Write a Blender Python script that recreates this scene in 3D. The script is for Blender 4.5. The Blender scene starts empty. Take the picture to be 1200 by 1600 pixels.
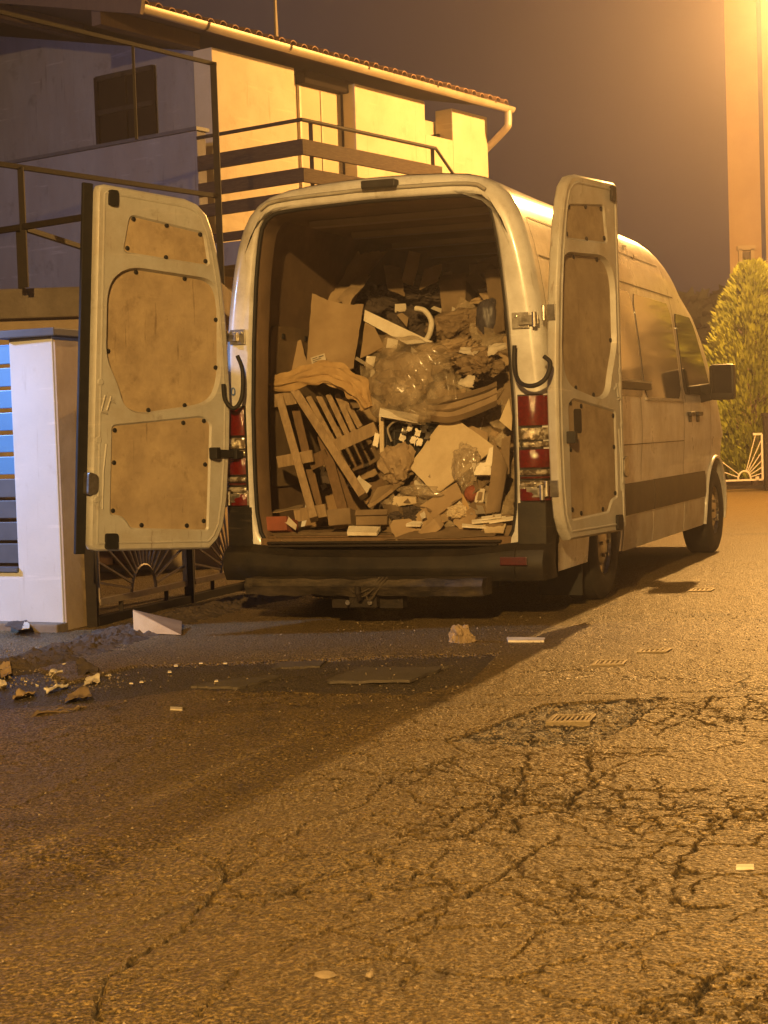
import bpy, bmesh, math, random
import numpy as np
from mathutils import Vector, Matrix, noise as mnoise
from mathutils.geometry import tessellate_polygon
random.seed(7)
R = math.radians
SC = bpy.context.scene
COL = SC.collection

# ------------------------------------------------------------------ camera
FPX, PITCH, ROLL, CAMH = 2581.0, 0.046, 0.033, 1.035
cd = bpy.data.cameras.new('camera')
cam = bpy.data.objects.new('camera', cd); COL.objects.link(cam)
cd.sensor_fit = 'VERTICAL'; cd.sensor_height = 24.0; cd.sensor_width = 18.0
cd.lens = FPX / 1600 * 24.0
cd.clip_start = 0.05; cd.clip_end = 600
ex = Vector((1, 0, 0)); eu = Vector((0, math.sin(PITCH), math.cos(PITCH))); ef = Vector((0, math.cos(PITCH), -math.sin(PITCH)))
cr = ex * math.cos(ROLL) - eu * math.sin(ROLL); cu = ex * math.sin(ROLL) + eu * math.cos(ROLL)
cam.matrix_world = Matrix(((cr.x, cu.x, -ef.x, 0), (cr.y, cu.y, -ef.y, 0), (cr.z, cu.z, -ef.z, CAMH), (0, 0, 0, 1)))
SC.camera = cam

# ------------------------------------------------------------------ night sky, lamps, exposure
world = bpy.data.worlds.new('World'); SC.world = world; world.use_nodes = True
wn = world.node_tree; wn.nodes.clear()
wo = wn.nodes.new('ShaderNodeOutputWorld'); wb = wn.nodes.new('ShaderNodeBackground')
wb.inputs['Color'].default_value = (0.0185, 0.0135, 0.0165, 1); wb.inputs['Strength'].default_value = 1.0
wtc = wn.nodes.new('ShaderNodeTexCoord'); wno = wn.nodes.new('ShaderNodeTexNoise'); wno.inputs['Scale'].default_value = 3.6; wno.inputs['Detail'].default_value = 6.0; wno.inputs['Roughness'].default_value = 0.55
wrp = wn.nodes.new('ShaderNodeValToRGB'); wrp.color_ramp.elements[0].position = 0.30; wrp.color_ramp.elements[1].position = 0.70
wrp.color_ramp.elements[0].color = (0.0150, 0.0112, 0.0135, 1); wrp.color_ramp.elements[1].color = (0.044, 0.031, 0.031, 1)     # night cloud over a lit town
wn.links.new(wtc.outputs['Generated'], wno.inputs['Vector']); wn.links.new(wno.outputs[0], wrp.inputs[0]); wn.links.new(wrp.outputs[0], wb.inputs['Color'])
wn.links.new(wb.outputs[0], wo.inputs[0])
SC.view_settings.view_transform = 'Standard'; SC.view_settings.look = 'None'
SC.view_settings.exposure = 0.0; SC.view_settings.gamma = 1.0; SC.view_settings.use_curve_mapping = False
SODIUM = (1.0, 0.50, 0.125)
MAIN_LAMP = Vector((5.62, 20.95, 6.4)); MAIN_W = 7300
FILL_LAMP = Vector((-1.6, -5.5, 5.7)); FILL_W = 12000
COOL_LAMP = Vector((-4.6, 8.9, 2.5)); COOL_W = 1000
def lamp(name, loc, power, color, radius):
    l = bpy.data.lights.new(name, 'POINT'); l.energy = power; l.color = color; l.shadow_soft_size = radius
    o = bpy.data.objects.new(name, l); o.location = loc; COL.objects.link(o); return o
lamp('sodium_lamp_light', MAIN_LAMP, MAIN_W, SODIUM, 0.09)
lamp('street_lamp_light', FILL_LAMP, FILL_W, (1.0, 0.575, 0.165), 0.14)
def spot(name, loc, aim, power, color, size, blend, radius=0.1):
    l = bpy.data.lights.new(name, 'SPOT'); l.energy = power; l.color = color; l.shadow_soft_size = radius; l.spot_size = R(size); l.spot_blend = blend
    o = bpy.data.objects.new(name, l); o.location = loc; o.rotation_euler = (Vector(aim) - Vector(loc)).to_track_quat('-Z', 'Y').to_euler(); COL.objects.link(o); return o
spot('cool_gate_light', COOL_LAMP, (-2.35, 9.45, 0.85), COOL_W, (0.30, 0.50, 1.0), 62, 1.0)
spot('cool_yard_light', (-7.0, 12.5, 4.6), (-2.9, 18.5, 3.6), 900, (0.50, 0.57, 1.0), 72, 0.8)
HAZE_DENSITY = 0.0040
HAZE_COLOR = (1.0, 0.90, 1.0)

# ------------------------------------------------------------------ pixel -> place helpers (pixels of the 1200x1600 photo)
def ray(x, y):
    X = x - 600.0; U = 800.0 - y
    x0 = (X * math.cos(ROLL) + U * math.sin(ROLL)) / FPX; u0 = (-X * math.sin(ROLL) + U * math.cos(ROLL)) / FPX
    return Vector((x0, math.cos(PITCH) + u0 * math.sin(PITCH), -math.sin(PITCH) + u0 * math.cos(PITCH)))
CO = Vector((0, 0, CAMH))
def G(x, y, z=0.0):
    d = ray(x, y); return CO + d * ((z - CAMH) / d.z)
def W(x, y, depth):
    d = ray(x, y); return CO + d * (depth / d.y)
VX0, VY0, YAW = -0.017, 9.199, 0.378
cY, sY = math.cos(YAW), math.sin(YAW)
VAN_M = Matrix.Translation((VX0, VY0, 0)) @ Matrix.Rotation(-YAW, 4, 'Z')
VAN_I = VAN_M.inverted()
def onplane(x, y, p0, n):
    d = ray(x, y); n = Vector(n); return CO + d * ((Vector(p0) - CO).dot(n) / d.dot(n))
def V(x, y, Yv=0.0):            # on the van plane Y = Yv, in van coordinates
    n = Vector((sY, cY, 0)); return VAN_I @ onplane(x, y, Vector((VX0, VY0, 0)) + n * Yv, n)
def VXp(x, y, Xv):              # on the van plane X = Xv, in van coordinates
    n = Vector((cY, -sY, 0)); return VAN_I @ onplane(x, y, Vector((VX0, VY0, 0)) + n * Xv, n)

# ------------------------------------------------------------------ materials
def nn(nt, t, **kw):
    n = nt.nodes.new(t)
    for k, v in kw.items():
        if k in n.inputs: n.inputs[k].default_value = v
        else: setattr(n, k, v)
    return n
def ramp(nt, src, stops):
    r = nt.nodes.new('ShaderNodeValToRGB'); e = r.color_ramp.elements
    while len(e) < len(stops): e.new(0.5)
    for i, (p, c) in enumerate(stops):
        e[i].position = p; e[i].color = (*c, 1) if len(c) == 3 else c
    nt.links.new(src, r.inputs[0]); return r
def mix(nt, fac, a, b, mode='MIX'):
    m = nt.nodes.new('ShaderNodeMix'); m.data_type = 'RGBA'; m.blend_type = mode
    for i, v in ((0, fac), (6, a), (7, b)):
        if isinstance(v, (int, float)): m.inputs[i].default_value = v
        elif isinstance(v, tuple): m.inputs[i].default_value = (*v, 1) if len(v) == 3 else v
        else: nt.links.new(v, m.inputs[i])
    return m.outputs[2]
def mat(name, c1, c2=None, rough=0.6, scale=6.0, detail=6.0, metallic=0.0, bump=0.0, bscale=40.0, stretch=(1, 1, 1),
        dirt=None, dirt_amt=0.5, dirt_scale=2.5, spec=0.5, alpha=1.0, trans=0.0, lo=0.3, hi=0.7, rvar=0.0, coat=0.0):
    m = bpy.data.materials.new(name); m.use_nodes = True; nt = m.node_tree
    b = nt.nodes['Principled BSDF']
    tc = nn(nt, 'ShaderNodeTexCoord'); mp = nn(nt, 'ShaderNodeMapping'); mp.inputs['Scale'].default_value = stretch
    nt.links.new(tc.outputs['Object'], mp.inputs[0])
    n1 = nn(nt, 'ShaderNodeTexNoise', Scale=scale, Detail=detail, Roughness=0.62); nt.links.new(mp.outputs[0], n1.inputs['Vector'])
    c2 = c2 or tuple(x * 0.7 for x in c1)
    col = ramp(nt, n1.outputs[0], [(lo, c1), (hi, c2)]).outputs[0]
    if dirt:
        n2 = nn(nt, 'ShaderNodeTexNoise', Scale=dirt_scale, Detail=8.0, Roughness=0.7); nt.links.new(mp.outputs[0], n2.inputs['Vector'])
        f = ramp(nt, n2.outputs[0], [(0.42, (0, 0, 0)), (0.68, (dirt_amt,) * 3)]).outputs[0]
        col = mix(nt, f, col, dirt)
    nt.links.new(col, b.inputs['Base Color'])
    b.inputs['Roughness'].default_value = rough; b.inputs['Metallic'].default_value = metallic
    b.inputs['Specular IOR Level'].default_value = spec
    b.inputs['Transmission Weight'].default_value = trans; b.inputs['Alpha'].default_value = alpha
    b.inputs['Coat Weight'].default_value = coat; b.inputs['Coat Roughness'].default_value = 0.12
    if rvar:
        rr = ramp(nt, n1.outputs[0], [(0.3, (max(rough - rvar, 0.02),) * 3), (0.7, (min(rough + rvar, 1),) * 3)])
        nt.links.new(rr.outputs[0], b.inputs['Roughness'])
    if bump:
        n3 = nn(nt, 'ShaderNodeTexNoise', Scale=bscale, Detail=6.0, Roughness=0.65); nt.links.new(mp.outputs[0], n3.inputs['Vector'])
        bp = nn(nt, 'ShaderNodeBump', Strength=bump, Distance=0.02); nt.links.new(n3.outputs[0], bp.inputs['Height'])
        nt.links.new(bp.outputs[0], b.inputs['Normal'])
    return m
M = {}
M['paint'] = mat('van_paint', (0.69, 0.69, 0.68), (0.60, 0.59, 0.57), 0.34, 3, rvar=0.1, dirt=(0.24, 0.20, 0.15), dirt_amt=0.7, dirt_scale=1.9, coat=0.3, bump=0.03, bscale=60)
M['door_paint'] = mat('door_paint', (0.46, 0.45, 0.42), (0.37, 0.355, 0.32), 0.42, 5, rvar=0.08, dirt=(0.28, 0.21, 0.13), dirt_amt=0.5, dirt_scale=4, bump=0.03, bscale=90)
M['ply'] = mat('door_hardboard', (0.36, 0.275, 0.175), (0.24, 0.175, 0.105), 0.7, 3.2, 9, lo=0.36, hi=0.68, dirt=(0.52, 0.40, 0.24), dirt_amt=0.55, dirt_scale=5, bump=0.12, bscale=30)
def scuffed(m, sc, dark, light):
    nt = m.node_tree; b = nt.nodes['Principled BSDF']; src = b.inputs['Base Color'].links[0].from_socket; tc = nn(nt, 'ShaderNodeTexCoord')
    for (stretch, thr, c, amt, rot) in (((1.0, 1.0, 14.0), (0.60, 0.66), light, .5, .5), ((16.0, 16.0, 1.2), (0.61, 0.68), dark, .6, -.3), ((3, 3, 3), (0.58, 0.75), dark, .75, 0), ((22, 22, 22), (0.62, 0.72), dark, .5, 0)):
        mp = nn(nt, 'ShaderNodeMapping'); mp.inputs['Scale'].default_value = stretch; mp.inputs['Rotation'].default_value = (rot, rot, 0); nt.links.new(tc.outputs['Object'], mp.inputs[0])
        n = nn(nt, 'ShaderNodeTexNoise', Scale=sc, Detail=8.0, Roughness=0.7); nt.links.new(mp.outputs[0], n.inputs['Vector'])
        f = ramp(nt, n.outputs[0], [(thr[0], (0, 0, 0)), (thr[1], (amt,) * 3)]); src = mix(nt, f.outputs[0], src, c)
    nt.links.new(src, b.inputs['Base Color'])
scuffed(M['ply'], 1.6, (0.12, 0.075, 0.035), (0.42, 0.32, 0.19))
scuffed(M['door_paint'], 2.2, (0.16, 0.12, 0.075), (0.58, 0.53, 0.45)); scuffed(M['paint'], 1.2, (0.30, 0.26, 0.20), (0.72, 0.72, 0.70))
M['liner'] = mat('cargo_lining', (0.20, 0.13, 0.075), (0.13, 0.085, 0.05), 0.75, 4, 8, dirt=(0.08, 0.05, 0.03), dirt_amt=0.6)
M['roofliner'] = mat('cargo_roof_metal', (0.24, 0.19, 0.13), (0.18, 0.14, 0.09), 0.6, 4)
M['plastic'] = mat('black_plastic', (0.030, 0.028, 0.026), (0.018, 0.017, 0.016), 0.5, 20, bump=0.06, bscale=200, spec=0.25)
M['bumper'] = mat('bumper_plastic', (0.014, 0.012, 0.010), (0.009, 0.008, 0.007), 0.55, 8, spec=0.25, dirt=(0.04, 0.03, 0.018), dirt_amt=0.6, dirt_scale=5, bump=0.08, bscale=80)
M['step'] = mat('worn_step', (0.022, 0.018, 0.014), (0.012, 0.010, 0.008), 0.6, 9, spec=0.25, stretch=(1, 3, 3), dirt=(0.11, 0.085, 0.055), dirt_amt=0.8, dirt_scale=4, bump=0.4, bscale=30)
M['rubber'] = mat('black_rubber', (0.018, 0.017, 0.016), (0.010, 0.010, 0.010), 0.6, 20, spec=0.25)
M['tyre'] = mat('tyre_rubber', (0.022, 0.020, 0.018), (0.040, 0.034, 0.026), 0.8, 14, bump=0.2, bscale=60, spec=0.25)
M['cladding'] = mat('side_moulding_plastic', (0.055, 0.045, 0.034), (0.035, 0.028, 0.022), 0.5, 6, dirt=(0.12, 0.09, 0.05), dirt_amt=0.5, spec=0.25)
M['steel'] = mat('galvanised_steel', (0.55, 0.52, 0.46), (0.35, 0.32, 0.27), 0.35, 30, metallic=0.9, dirt=(0.10, 0.07, 0.04), dirt_amt=0.6, dirt_scale=12)
M['darksteel'] = mat('dark_painted_steel', (0.016, 0.013, 0.011), (0.026, 0.019, 0.013), 0.7, 12, spec=0.2, bump=0.1, bscale=60)
M['glass_dark'] = mat('dark_window_glass', (0.012, 0.012, 0.012), (0.016, 0.015, 0.014), 0.06, 2, spec=0.6)
M['winpanel'] = mat('side_window_glass', (0.05, 0.045, 0.036), (0.03, 0.027, 0.022), 0.05, 2.0, dirt=(0.26, 0.21, 0.14), dirt_amt=0.35, dirt_scale=2.2, coat=0.6, stretch=(1, 1.4, 0.5))
M['red'] = mat('red_lens', (0.13, 0.006, 0.004), (0.07, 0.004, 0.003), 0.12, 60, coat=0.8, bump=0.15, bscale=160)
M['red_dull'] = mat('dull_red_reflector', (0.07, 0.006, 0.004), (0.04, 0.004, 0.003), 0.4, 60)
M['clear'] = mat('clear_lens', (0.62, 0.55, 0.42), (0.16, 0.12, 0.07), 0.10, 26, detail=2, lo=0.42, hi=0.56, coat=0.8, bump=0.5, bscale=50, metallic=0.5)
M['card'] = mat('cardboard', (0.36, 0.262, 0.150), (0.28, 0.197, 0.108), 0.85, 5, dirt=(0.20, 0.12, 0.055), dirt_amt=0.5, dirt_scale=3, bump=0.1, bscale=25)
M['card_light'] = mat('pale_cardboard', (0.56, 0.46, 0.30), (0.48, 0.38, 0.24), 0.85, 5, dirt=(0.34, 0.23, 0.11), dirt_amt=0.5, bump=0.08, bscale=25)
M['card_dark'] = mat('brown_cardboard', (0.23, 0.162, 0.092), (0.15, 0.105, 0.060), 0.85, 6, dirt=(0.11, 0.07, 0.03), dirt_amt=0.5, bump=0.1, bscale=25)
M['white'] = mat('white_foam', (0.80, 0.74, 0.62), (0.70, 0.63, 0.50), 0.7, 10, dirt=(0.45, 0.35, 0.22), dirt_amt=0.4, dirt_scale=6, bump=0.06, bscale=90)
M['paper'] = mat('white_paper', (0.60, 0.54, 0.44), (0.48, 0.42, 0.32), 0.8, 10, dirt=(0.40, 0.31, 0.2), dirt_amt=0.35, dirt_scale=8)
M['ink'] = mat('printed_ink', (0.02, 0.018, 0.016), (0.04, 0.035, 0.03), 0.7, 30)
M['wood'] = mat('pallet_wood', (0.35, 0.25, 0.14), (0.23, 0.16, 0.085), 0.75, 5, 9, stretch=(9, 9, 1.2), dirt=(0.13, 0.08, 0.04), dirt_amt=0.6, dirt_scale=3, bump=0.25, bscale=18)
M['wood_dark'] = mat('dark_wood', (0.17, 0.105, 0.055), (0.11, 0.07, 0.036), 0.75, 5, 9, stretch=(9, 9, 1.2), bump=0.25, bscale=18, spec=0.25)
M['plank'] = mat('balcony_plank_wood', (0.040, 0.021, 0.011), (0.024, 0.013, 0.007), 0.7, 6, 9, stretch=(1.5, 1.5, 14), dirt=(0.20, 0.14, 0.08), dirt_amt=0.30, dirt_scale=6, spec=0.15, bump=0.2, bscale=30)
M['cloth_tan'] = mat('tan_cloth', (0.46, 0.31, 0.14), (0.33, 0.21, 0.09), 0.95, 9, bump=0.3, bscale=30)
M['cloth_dark'] = mat('dark_cloth', (0.075, 0.055, 0.042), (0.045, 0.033, 0.026), 0.95, 9, bump=0.3, bscale=30)
M['bluebag'] = mat('dark_blue_bag', (0.065, 0.060, 0.070), (0.040, 0.036, 0.045), 0.45, 6, bump=0.2, bscale=14)
M['brownpaper'] = mat('crumpled_brown_paper', (0.33, 0.24, 0.14), (0.22, 0.155, 0.088), 0.85, 7, bump=0.25, bscale=12)
M['redbrick'] = mat('red_box_card', (0.25, 0.07, 0.035), (0.17, 0.05, 0.025), 0.8, 8)
M['strap'] = mat('grey_strip', (0.32, 0.27, 0.2), (0.22, 0.18, 0.13), 0.5, 8)
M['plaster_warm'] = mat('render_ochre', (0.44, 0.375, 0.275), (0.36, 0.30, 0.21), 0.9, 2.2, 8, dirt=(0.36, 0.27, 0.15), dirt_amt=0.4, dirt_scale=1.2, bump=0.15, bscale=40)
M['plaster_shaded'] = mat('render_shaded', (0.17, 0.168, 0.185), (0.125, 0.122, 0.136), 0.9, 2.0, 8, dirt=(0.13, 0.11, 0.11), dirt_amt=0.75, dirt_scale=1.1, stretch=(1.6, 1.6, 0.45), bump=0.15, bscale=40)  # house render darkened and cooled: the gable's lack of light is in the colour
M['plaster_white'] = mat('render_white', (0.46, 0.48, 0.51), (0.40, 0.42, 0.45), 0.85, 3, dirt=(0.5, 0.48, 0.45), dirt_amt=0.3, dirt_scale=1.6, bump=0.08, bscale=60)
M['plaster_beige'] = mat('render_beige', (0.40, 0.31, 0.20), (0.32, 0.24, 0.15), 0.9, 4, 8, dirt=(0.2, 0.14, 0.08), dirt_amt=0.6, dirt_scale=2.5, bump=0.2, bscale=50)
M['concrete'] = mat('old_concrete', (0.23, 0.19, 0.14), (0.15, 0.12, 0.085), 0.9, 6, 9, dirt=(0.08, 0.06, 0.04), dirt_amt=0.6, bump=0.35, bscale=25)
M['soffit'] = mat('soffit_boards', (0.075, 0.045, 0.026), (0.05, 0.03, 0.018), 0.8, 5, stretch=(1, 8, 1))
M['tile'] = mat('roof_tile_clay', (0.24, 0.13, 0.075), (0.15, 0.085, 0.05), 0.85, 9, bump=0.2, bscale=40)
M['gutter'] = mat('gutter_metal', (0.36, 0.31, 0.23), (0.27, 0.22, 0.16), 0.45, 4, metallic=0.25, dirt=(0.2, 0.14, 0.08), dirt_amt=0.4)
M['dark_panel'] = mat('dark_brown_panel', (0.012, 0.008, 0.006), (0.008, 0.005, 0.004), 0.8, 10, spec=0.1)  # near-black brown for windows and for the shade put into the loggia
M['blue'] = mat('blue_slat', (0.07, 0.20, 0.42), (0.05, 0.16, 0.36), 0.4, 5, dirt=(0.10, 0.25, 0.5), dirt_amt=0.3)
M['bluegrey'] = mat('grey_slat', (0.075, 0.080, 0.095), (0.055, 0.06, 0.072), 0.5, 8)
M['cap'] = mat('dark_cap_stone', (0.060, 0.058, 0.062), (0.04, 0.038, 0.042), 0.6, 8)
M['brown_door'] = mat('brown_metal_door', (0.20, 0.095, 0.04), (0.14, 0.065, 0.028), 0.6, 4)
M['iron'] = mat('painted_wrought_iron', (0.30, 0.24, 0.16), (0.20, 0.15, 0.10), 0.5, 20, metallic=0.2)
M['iron_white'] = mat('white_wrought_iron', (0.62, 0.56, 0.45), (0.50, 0.43, 0.33), 0.5, 20)
M['leaf'] = mat('thuja_leaf', (0.37, 0.39, 0.048), (0.14, 0.165, 0.022), 0.6, 2.0, 4, lo=0.35, hi=0.65)
M['leaf_dark'] = mat('hedge_leaf', (0.035, 0.042, 0.016), (0.02, 0.026, 0.01), 0.7, 2.0)
M['bark'] = mat('bark', (0.09, 0.06, 0.035), (0.06, 0.04, 0.022), 0.9, 10, bump=0.4, bscale=20)
scuffed(M['plaster_shaded'], 1.1, (0.045, 0.042, 0.046), (0.26, 0.25, 0.27)); scuffed(M['plaster_warm'], 1.0, (0.27, 0.20, 0.11), (0.52, 0.44, 0.30)); scuffed(M['plaster_white'], 1.3, (0.30, 0.29, 0.29), (0.56, 0.56, 0.58)); scuffed(M['bumper'], 2.5, (0.007, 0.006, 0.005), (0.07, 0.055, 0.035))
M['building'] = mat('render_peach', (0.38, 0.27, 0.17), (0.32, 0.22, 0.14), 0.9, 1.5, bump=0.1, bscale=30)
M['building_trim'] = mat('render_cream', (0.40, 0.32, 0.22), (0.35, 0.28, 0.19), 0.9, 1.5)
M['grate'] = mat('worn_iron_cover', (0.27, 0.21, 0.12), (0.14, 0.105, 0.06), 0.5, 20, metallic=0.4, bump=0.2, bscale=60)
M['pebble'] = mat('gravel_stone', (0.32, 0.25, 0.16), (0.17, 0.13, 0.08), 0.7, 15)
M['soil'] = mat('verge_soil', (0.075, 0.052, 0.030), (0.040, 0.028, 0.017), 0.95, 18, 8, dirt=(0.15, 0.11, 0.07), dirt_amt=0.4, dirt_scale=9, bump=0.6, bscale=60)
M['blue_ink'] = mat('blue_print', (0.05, 0.12, 0.35), (0.04, 0.10, 0.3), 0.5, 8)
M['slab'] = mat('old_patch', (0.105, 0.085, 0.062), (0.065, 0.052, 0.038), 0.8, 9, 9, bump=0.35, bscale=60)

def plastic_film():
    m = bpy.data.materials.new('clear_film'); m.use_nodes = True; nt = m.node_tree; b = nt.nodes['Principled BSDF']
    tc = nn(nt, 'ShaderNodeTexCoord'); n1 = nn(nt, 'ShaderNodeTexNoise', Scale=9.0, Detail=8.0, Roughness=0.7); nt.links.new(tc.outputs['Object'], n1.inputs['Vector'])
    r = ramp(nt, n1.outputs[0], [(0.32, (0.30, 0.22, 0.13)), (0.66, (0.55, 0.45, 0.31))]); nt.links.new(r.outputs[0], b.inputs['Base Color'])
    a = ramp(nt, n1.outputs[0], [(0.3, (0.22,) * 3), (0.75, (0.60,) * 3)]); nt.links.new(a.outputs[0], b.inputs['Alpha'])
    b.inputs['Roughness'].default_value = 0.16; b.inputs['Specular IOR Level'].default_value = 0.9
    bp = nn(nt, 'ShaderNodeBump', Strength=0.5, Distance=0.02); n3 = nn(nt, 'ShaderNodeTexNoise', Scale=22.0, Detail=5.0); bp.inputs['Strength'].default_value = 0.22; mpf = nn(nt, 'ShaderNodeMapping'); mpf.inputs['Scale'].default_value = (1, 1, .35); mpf.inputs['Rotation'].default_value = (.5, .9, 0); nt.links.new(tc.outputs['Object'], mpf.inputs[0]); nt.links.new(mpf.outputs[0], n3.inputs['Vector'])
    nt.links.new(n3.outputs[0], bp.inputs['Height']); nt.links.new(bp.outputs[0], b.inputs['Normal'])
    return m
M['film'] = plastic_film()

def asphalt_mat(name, near=True):
    m = bpy.data.materials.new(name); m.use_nodes = True; nt = m.node_tree; b = nt.nodes['Principled BSDF']
    tc = nn(nt, 'ShaderNodeTexCoord'); o = tc.outputs['Object']
    def noi(s, d=6.0, r=0.6):
        n = nn(nt, 'ShaderNodeTexNoise', Scale=s, Detail=d, Roughness=r); nt.links.new(o, n.inputs['Vector']); return n.outputs[0]
    fine = noi(85, 5, 0.75); med = noi(22, 6, 0.65); big = noi(1.1, 6, 0.6)
    col = ramp(nt, fine, [(0.36, (0.018, 0.012, 0.005)), (0.48, (0.120, 0.080, 0.025)), (0.60, (0.52, 0.36, 0.125))]).outputs[0]
    col = mix(nt, ramp(nt, med, [(0.38, (0, 0, 0)), (0.68, (0.55,) * 3)]).outputs[0], col, (0.085, 0.055, 0.020))
    col = mix(nt, ramp(nt, big, [(0.40, (0, 0, 0)), (0.66, (0.55,) * 3)]).outputs[0], col, (0.180, 0.115, 0.040))
    worn = ramp(nt, noi(0.75, 5, 0.62), [(0.42, (0, 0, 0)), (0.60, (0.75,) * 3)]).outputs[0]
    col = mix(nt, worn, col, ramp(nt, fine, [(0.36, (0.075, 0.048, 0.017)), (0.62, (0.24, 0.168, 0.066))]).outputs[0])
    spot = noi(5.0, 7, 0.7)
    col = mix(nt, ramp(nt, spot, [(0.56, (0, 0, 0)), (0.70, (0.6,) * 3)]).outputs[0], col, (0.040, 0.028, 0.015))
    stain = noi(0.62, 6, 0.68)
    col = mix(nt, ramp(nt, stain, [(0.55, (0, 0, 0)), (0.66, (0.62,) * 3)]).outputs[0], col, (0.034, 0.024, 0.011))
    at = nn(nt, 'ShaderNodeAttribute'); at.attribute_name = 'crack'
    col = mix(nt, at.outputs['Fac'], col, (0.009, 0.0065, 0.004))
    at2 = nn(nt, 'ShaderNodeAttribute'); at2.attribute_name = 'patch'
    col = mix(nt, at2.outputs['Fac'], col, (0.050, 0.043, 0.036))
    nt.links.new(col, b.inputs['Base Color'])
    rr = ramp(nt, fine, [(0.3, (0.72,) * 3), (0.66, (0.30,) * 3)]); nt.links.new(rr.outputs[0], b.inputs['Roughness'])
    vor = nn(nt, 'ShaderNodeTexVoronoi', Scale=95.0); nt.links.new(o, vor.inputs['Vector'])
    h = nn(nt, 'ShaderNodeMath', operation='MULTIPLY_ADD'); nt.links.new(vor.outputs[0], h.inputs[0]); h.inputs[1].default_value = -0.8
    nt.links.new(med, h.inputs[2])
    bp = nn(nt, 'ShaderNodeBump', Strength=1.0, Distance=0.018); nt.links.new(h.outputs[0], bp.inputs['Height'])
    bp2 = nn(nt, 'ShaderNodeBump', Strength=0.9, Distance=0.010); nt.links.new(fine, bp2.inputs['Height']); nt.links.new(bp.outputs[0], bp2.inputs['Normal'])
    nt.links.new(bp2.outputs[0], b.inputs['Normal'])
    return m
M['asphalt'] = asphalt_mat('cracked_asphalt')

# ------------------------------------------------------------------ object helpers
ROOT = {}                                   # object -> world matrix of its thing
def tag(o, label=None, cat=None, group=None, kind=None):
    if label: o['label'] = label
    if cat: o['category'] = cat
    if group: o['group'] = group
    if kind: o['kind'] = kind
    return o
def empty(name, loc, label, cat, group=None, rotz=0.0):
    o = bpy.data.objects.new(name, None); COL.objects.link(o); o.location = loc; o.rotation_euler = (0, 0, rotz); o.empty_display_size = 0.2
    ROOT[o] = Matrix.Translation(loc) @ Matrix.Rotation(rotz, 4, 'Z'); tag(o, label, cat, group); return o
class MB:
    def __init__(s): s.v = []; s.f = []
    def add(s, vs, fs):
        b = len(s.v); s.v += [Vector(p) for p in vs]; s.f += [tuple(i + b for i in f) for f in fs]; return s
    def box(s, c, d, rot=None):
        c = Vector(c); hx, hy, hz = d[0] / 2, d[1] / 2, d[2] / 2
        ps = [Vector((x, y, z)) for x in (-hx, hx) for y in (-hy, hy) for z in (-hz, hz)]
        if rot is not None: ps = [rot @ p for p in ps]
        return s.add([c + p for p in ps], [(0, 1, 3, 2), (4, 6, 7, 5), (0, 4, 5, 1), (2, 3, 7, 6), (0, 2, 6, 4), (1, 5, 7, 3)])
    def hexa(s, q0, q1):        # two quads joined
        return s.add(list(q0) + list(q1), [(3, 2, 1, 0), (4, 5, 6, 7), (0, 1, 5, 4), (1, 2, 6, 5), (2, 3, 7, 6), (3, 0, 4, 7)])
    def beam(s, a, b, w, h, up=(0, 0, 1)):
        a = Vector(a); b = Vector(b); d = (b - a).normalized(); up = Vector(up)
        x = d.cross(up)
        if x.length < 1e-4: x = d.cross(Vector((0, 1, 0)))
        x.normalize(); y = x.cross(d).normalized()
        q = lambda p: [p - x * w / 2 - y * h / 2, p + x * w / 2 - y * h / 2, p + x * w / 2 + y * h / 2, p - x * w / 2 + y * h / 2]
        return s.hexa(q(a), q(b))
    def tube(s, path, r, n=8, cap=True):
        path = [Vector(p) for p in path]; rs = r if isinstance(r, (list, tuple)) else [r] * len(path)
        rings = []; px = None
        for i, p in enumerate(path):
            d = (path[min(i + 1, len(path) - 1)] - path[max(i - 1, 0)]).normalized()
            if px is None:
                px = d.orthogonal().normalized()
            else:
                px = (px - d * px.dot(d)).normalized()
            py = d.cross(px)
            rings.append([p + (px * math.cos(2 * math.pi * k / n) + py * math.sin(2 * math.pi * k / n)) * rs[i] for k in range(n)])
        vs = [q for rg in rings for q in rg]; fs = []
        for i in range(len(rings) - 1):
            for k in range(n):
                fs.append((i * n + k, i * n + (k + 1) % n, (i + 1) * n + (k + 1) % n, (i + 1) * n + k))
        if cap: fs += [tuple(range(n))[::-1], tuple((len(rings) - 1) * n + k for k in range(n))]
        return s.add(vs, fs)
    def loft(s, loops, closed=False, cap0=False, cap1=False):
        n = len(loops[0]); vs = [Vector(p) for l in loops for p in l]; fs = []
        m = n if closed else n - 1
        for i in range(len(loops) - 1):
            for k in range(m):
                fs.append((i * n + k, i * n + (k + 1) % n, (i + 1) * n + (k + 1) % n, (i + 1) * n + k))
        if cap0: fs.append(tuple(range(n))[::-1])
        if cap1: fs.append(tuple((len(loops) - 1) * n + k for k in range(n)))
        return s.add(vs, fs)
    def prism(s, poly, d0, fn):  # poly of 2D points, fn(p2, t) -> 3D; t in d0 (two depths)
        n = len(poly); a = [fn(p, d0[0]) for p in poly]; b = [fn(p, d0[1]) for p in poly]
        tri = tessellate_polygon([[Vector((p[0], p[1], 0)) for p in poly]])
        fs = [tuple(t) for t in tri] + [tuple(i + n for i in t[::-1]) for t in tri]
        fs += [(i, (i + 1) % n, (i + 1) % n + n, i + n) for i in range(n)]
        return s.add(a + b, fs)
    def xform(s, fn): s.v = [Vector(fn(p)) for p in s.v]; return s
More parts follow.
